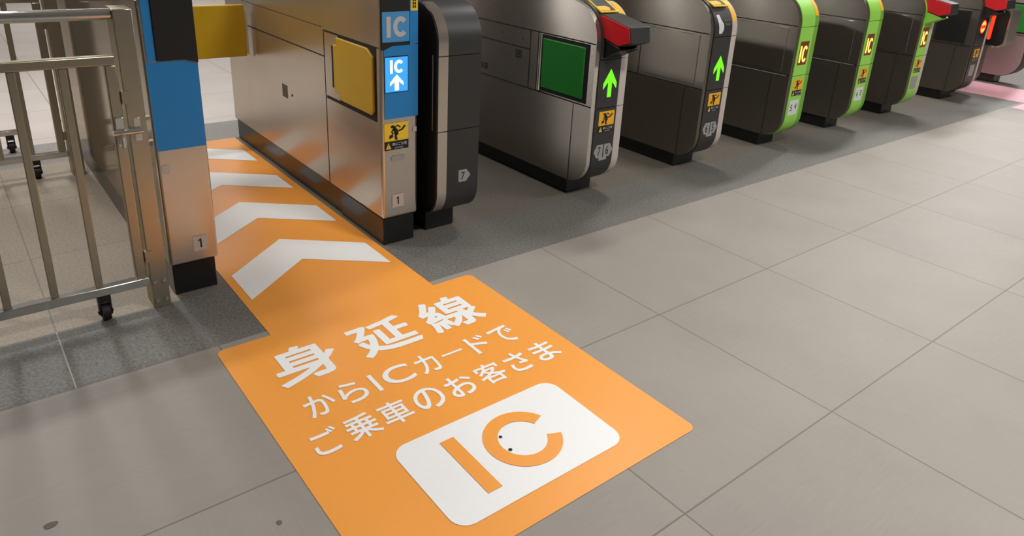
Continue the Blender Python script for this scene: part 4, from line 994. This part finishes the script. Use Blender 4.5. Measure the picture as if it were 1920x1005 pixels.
for i in range(4):
    z = 0.876 + i * 0.011
    w_ = flat([[(0.777, z), (0.783, z), (0.783, z + 0.008), (0.777, z + 0.008)]], front(yd - 0.0014))
    q.add(w_.v, w_.f)
    w_ = flat([[(0.785, z), (0.791, z), (0.791, z + 0.008), (0.785, z + 0.008)]], front(yd - 0.0014))
    q.add(w_.v, w_.f)
q.build('label_print', 'label_black', ly)
fr = flat([rrect(0.6645, 0.7595, 0.586, 0.715, 0.001, 2)], front(yd - 0.0006)).build('screen_frame', 'gap', g)
sc = flat([rrect(0.667, 0.757, 0.589, 0.711, 0.001, 2)], front(yd - 0.0014)).build('lit_screen', 'screen', fr)
q = flat(ic_outline(0.686, 0.738, 0.655, 0.701, 0.0105), front(yd - 0.0022))
w_ = flat(arrow_outline(0.712, 0.594, 0.650, 0.054, 0.017), front(yd - 0.0022))
q.add(w_.v, w_.f)
q.build('ic_arrow', 'screen_white', fr)
caution_sticker(g, 0.661, 0.759, 0.476, yd - 0.0004, False)
flat([rrect(0.688, 0.746, 0.330, 0.352, 0.0105, 5)], front(yd)).build('sensor_window', 'label_grey', g)
flat([rrect(0.777, 0.794, 0.432, 0.452, 0.001, 2)], front(yd)).build('small_label', 'paper', g)
p = flat([rrect(0.690, 0.738, 0.150, 0.202, 0.001, 2)], front(yd)).build('number_label', 'paper', g)
flat([[(0.7130, 0.1610), (0.7175, 0.1610), (0.7175, 0.1910), (0.7138, 0.1910), (0.7070, 0.1855), (0.7082, 0.1825), (0.7130, 0.1855)]], front(yd - 0.0008)).build('number', 'ink', p)

# black unit standing back to back with it
g = thing('ticket_gate', (0.94, 1.15, 0), 'black rounded gate unit with a silver band and arrow label 7', 'ticket gate', 'ticket gates in a row')
prof, fl = profile(0.276, YB, zb=0.088, rb=0.10, rt=0.13, zt=0.885, top=0.94)
MB().prism(prof, 'x', 0.846, 1.036, True).build('body', 'black', g)
mb = MB()
mb2 = MB()
for a, b in ((0, 0.431), (0.434, 0.709), (0.712, 9)):
    seg = front_line(fl, a, b)
    if a == 0:
        seg = seg + [(0.276, 0.431)]
    elif b == 9:
        seg = [(0.276, 0.712)] + seg
    else:
        seg = [(0.276, 0.434), (0.276, 0.709)]
    mb.ribbon(seg, 0.850, 0.891, 0.005, 0.01)
    mb2.ribbon(seg, 0.892, 1.037, 0.004, 0.01)
mb.build('silver_band', 'chrome_band' if 'chrome_band' in M else 'steel_warm', g)
mb2.build('front_cover', 'charcoal', g)
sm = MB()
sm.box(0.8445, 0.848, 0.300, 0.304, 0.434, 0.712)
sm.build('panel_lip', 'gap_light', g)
MB().box(0.862, 0.995, 0.374, 1.9, 0, 0.095).build('plinth', 'base', g, 0.004)
p = flat([[(0.946, 0.221), (0.982, 0.221), (1.002, 0.245), (0.982, 0.270), (0.946, 0.270)]], front(0.2712)).build('number_label', 'label_grey', g)
flat(glyph_fit('7', 0.958, 0.975, 0.231, 0.260), front(0.2704)).build('number', 'ink', p)

# ------------------------------------------------------------------ first passage, left-hand unit
g = thing('ticket_gate', (-0.01, 1.15, 0), 'tall steel gate unit left of the orange strip, blue panel and yellow flap', 'ticket gate', 'ticket gates in a row')
X0, X1, YF, YE = -0.087, 0.062, 0.350, 1.955
body = [(YF, 0.108), (YF, 0.930), (YF + 0.30, 0.985), (YE, 0.985), (YE, 0.108)]
MB().prism(body, 'x', X0 + 0.004, X1).build('body', 'steel_warm', g, 0.006, 3)
MB().prism([(YF + 0.01, 0.114), (YF + 0.01, 0.92), (YF + 0.30, 0.978), (YE - 0.01, 0.978), (YE - 0.01, 0.114)], 'x', X0 + 0.001, X0 + 0.005).build('polished_side', 'mirror_steel', g)
MB().box(X0 + 0.008, X1 - 0.010, YF + 0.012, YE - 0.01, 0, 0.108).build('plinth', 'base', g, 0.003)
yd = YF - 0.0015
flat([[(-0.081, 0.486), (0.0595, 0.486), (0.0595, 0.738), (0.022, 0.749), (-0.081, 0.749)]], front(yd)).build('blue_panel', 'blue', g)
flat([[(-0.076, 0.752), (-0.0525, 0.752), (-0.0525, 0.925), (-0.076, 0.925)]], front(yd)).build('blue_strip', 'blue', g)
MB().prism([(-0.0515, 0.7515), (0.022, 0.7515), (0.0615, 0.740), (0.0615, 0.925), (-0.0515, 0.925)], 'y', YF - 0.006, YF + 0.006).build('display_panel', 'black', g, 0.002)
flat([rrect(-0.074, -0.052, 0.414, 0.441, 0.003, 3)], front(yd)).build('small_label', 'paper', g)
p = flat([rrect(-0.012, 0.032, 0.142, 0.194, 0.001, 2)], front(yd)).build('number_label', 'paper', g)
flat([[(0.0090, 0.1530), (0.0135, 0.1530), (0.0135, 0.1830), (0.0098, 0.1830), (0.0030, 0.1775), (0.0042, 0.1745), (0.0090, 0.1775)]], front(yd - 0.0008)).build('number', 'ink', p)
fl_ = MB().box(0.058, 0.628, 1.600, 1.632, 0.503, 0.742).build('flap', 'yellow_dim', g, 0.004)
MB().prism([(0.628, 0.522), (0.640, 0.496), (0.640, 0.70), (0.628, 0.725)], 'y', 1.606, 1.626).build('flap_edge', 'acrylic', fl_)


# ------------------------------------------------------------------ barriers on the left
def caster(parent, x, y, side=1):
    c = MB()
    c.tube((x - 0.011, y, 0.026), (x + 0.011, y, 0.026), 0.026, 20)
    o = c.build('caster', 'rubber', parent)
    f = MB()
    f.box(x - 0.017, x - 0.012, y - 0.014, y + 0.014, 0.020, 0.070)
    f.box(x + 0.012, x + 0.017, y - 0.014, y + 0.014, 0.020, 0.070)
    f.box(x - 0.017, x + 0.017, y - 0.018, y + 0.018, 0.064, 0.082)
    f.tube((x - 0.020, y, 0.026), (x + 0.020, y, 0.026), 0.006, 10)
    f.build('caster_fork', 'black', o)
    return o


def rolling_gate(yc, label):
    g = thing('rolling_gate', (-0.7, yc, 0), label, 'barrier gate', 'rolling gates')
    d = 0.013
    MB().box(-1.26, -0.163, yc - d, yc + d, 0.757, 0.783).build('top_rail', 'tube', g, 0.003)
    MB().box(-1.26, -0.157, yc - d - 0.002, yc + d + 0.002, 0.082, 0.109).build('bottom_rail', 'bright_tube', g, 0.003)
    for x in (-0.191, -1.26):
        MB().box(x, x + 0.029, yc - d, yc + d, 0.109, 0.757).build('stile', 'tube', g, 0.003)
    for k in range(9):
        x = -0.290 - 0.1125 * k
        MB().box(x - 0.010, x + 0.010, yc - 0.009, yc + 0.009, 0.109, 0.757).build('bar', 'tube', g, 0.002)
    caster(g, -0.284, yc)
    caster(g, -1.12, yc)
    return g


def barrier(yf, label, s=1):
    """fixed post with a round handrail running off to the left"""
    g = thing('barrier_post', (-0.13, yf, 0), label, 'barrier post', 'barrier posts')
    y0, y1 = sorted((yf, yf + s * 0.085))
    MB().box(-0.154, -0.106, y0, y1, 0, 0.905).build('post', 'tube', g, 0.002)
    yr = yf + s * 0.030
    MB().tube((-1.30, yr, 0.892), (-0.155, yr, 0.889), 0.0155, 24, 0.020).build('handrail', 'bright_tube', g)
    yb = yf - s * 0.002
    for x, z in ((-0.144, 0.026), (-0.144, 0.090), (-0.118, 0.026), (-0.118, 0.090)):
        MB().tube((x, yb - s * 0.004, z), (x, yf + s * 0.003, z), 0.0045, 10).build('bolt', 'chrome', g)
    for z in (0.666, 0.178):
        ya, yb2 = (yf - 0.004, yf + 0.012) if s > 0 else (yf - 0.052, yf - 0.034)
        MB().box(-0.1608, -0.140, ya, yb2, z - 0.018, z + 0.018).build('stop_tab', 'tube', g)
    return g


rg = rolling_gate(0.324, 'steel rolling gate in front with vertical bars and casters, left edge of the photo')
bp = barrier(0.310, 'steel barrier post with a round handrail, bolted in front of the left gate unit')
# slide bolt that ties the rolling gate to the post
lt = MB()
lt.tube((-0.196, 0.2995, 0.570), (-0.120, 0.2995, 0.570), 0.0085, 14)
lt.build('slide_bolt', 'chrome', rg)
pl_ = MB()
pl_.box(-0.186, -0.164, 0.305, 0.312, 0.528, 0.612)
pl_.build('bolt_plate', 'chrome', rg, 0.001)
kn = MB()
kn.tube((-0.176, 0.286, 0.562), (-0.176, 0.286, 0.532), 0.006, 12)
kn.build('bolt_handle', 'chrome', rg)
pl2 = MB()
pl2.box(-0.140, -0.122, 0.3088, 0.3112, 0.538, 0.606)
pl2.build('bolt_keeper', 'chrome', bp, 0.001)
rolling_gate(1.764, 'far steel rolling gate seen behind the bars of the front one')
barrier(1.800, 'far steel barrier post standing at the back of the left gate unit', -1)
# low trolley rail behind the far gate
g = thing('trolley_rail', (-0.75, 2.22, 0), 'low steel rail on a caster beyond the far rolling gate', 'rail')
MB().box(-1.25, -0.25, 2.207, 2.233, 0.085, 0.110).build('rail', 'bright_tube', g, 0.003)
caster(g, -0.335, 2.22)
caster(g, -1.10, 2.22)

# old marks trodden into the tiles
M['stain'] = mat('floor_stain', (98, 93, 87), 0.7)
for (x, y, r, k, lab) in [(-0.535, -0.464, 0.0125, 0.75, 'dark round gum stain on the tile at the lower left of the photo'),
                          (-0.165, -0.719, 0.0055, 1.30, 'small dark smudge on the tile left of the orange sticker')]:
    pts = [(x + r * (1 + 0.12 * math.sin(3 * t + 1)) * math.cos(t), y + r * k * (1 + 0.1 * math.cos(2 * t)) * math.sin(t)) for t in [2 * math.pi * i / 24 for i in range(24)]]
    tag(flat([pts], ground(0.0008)).build('gum_stain', 'stain'), lab, 'stain')
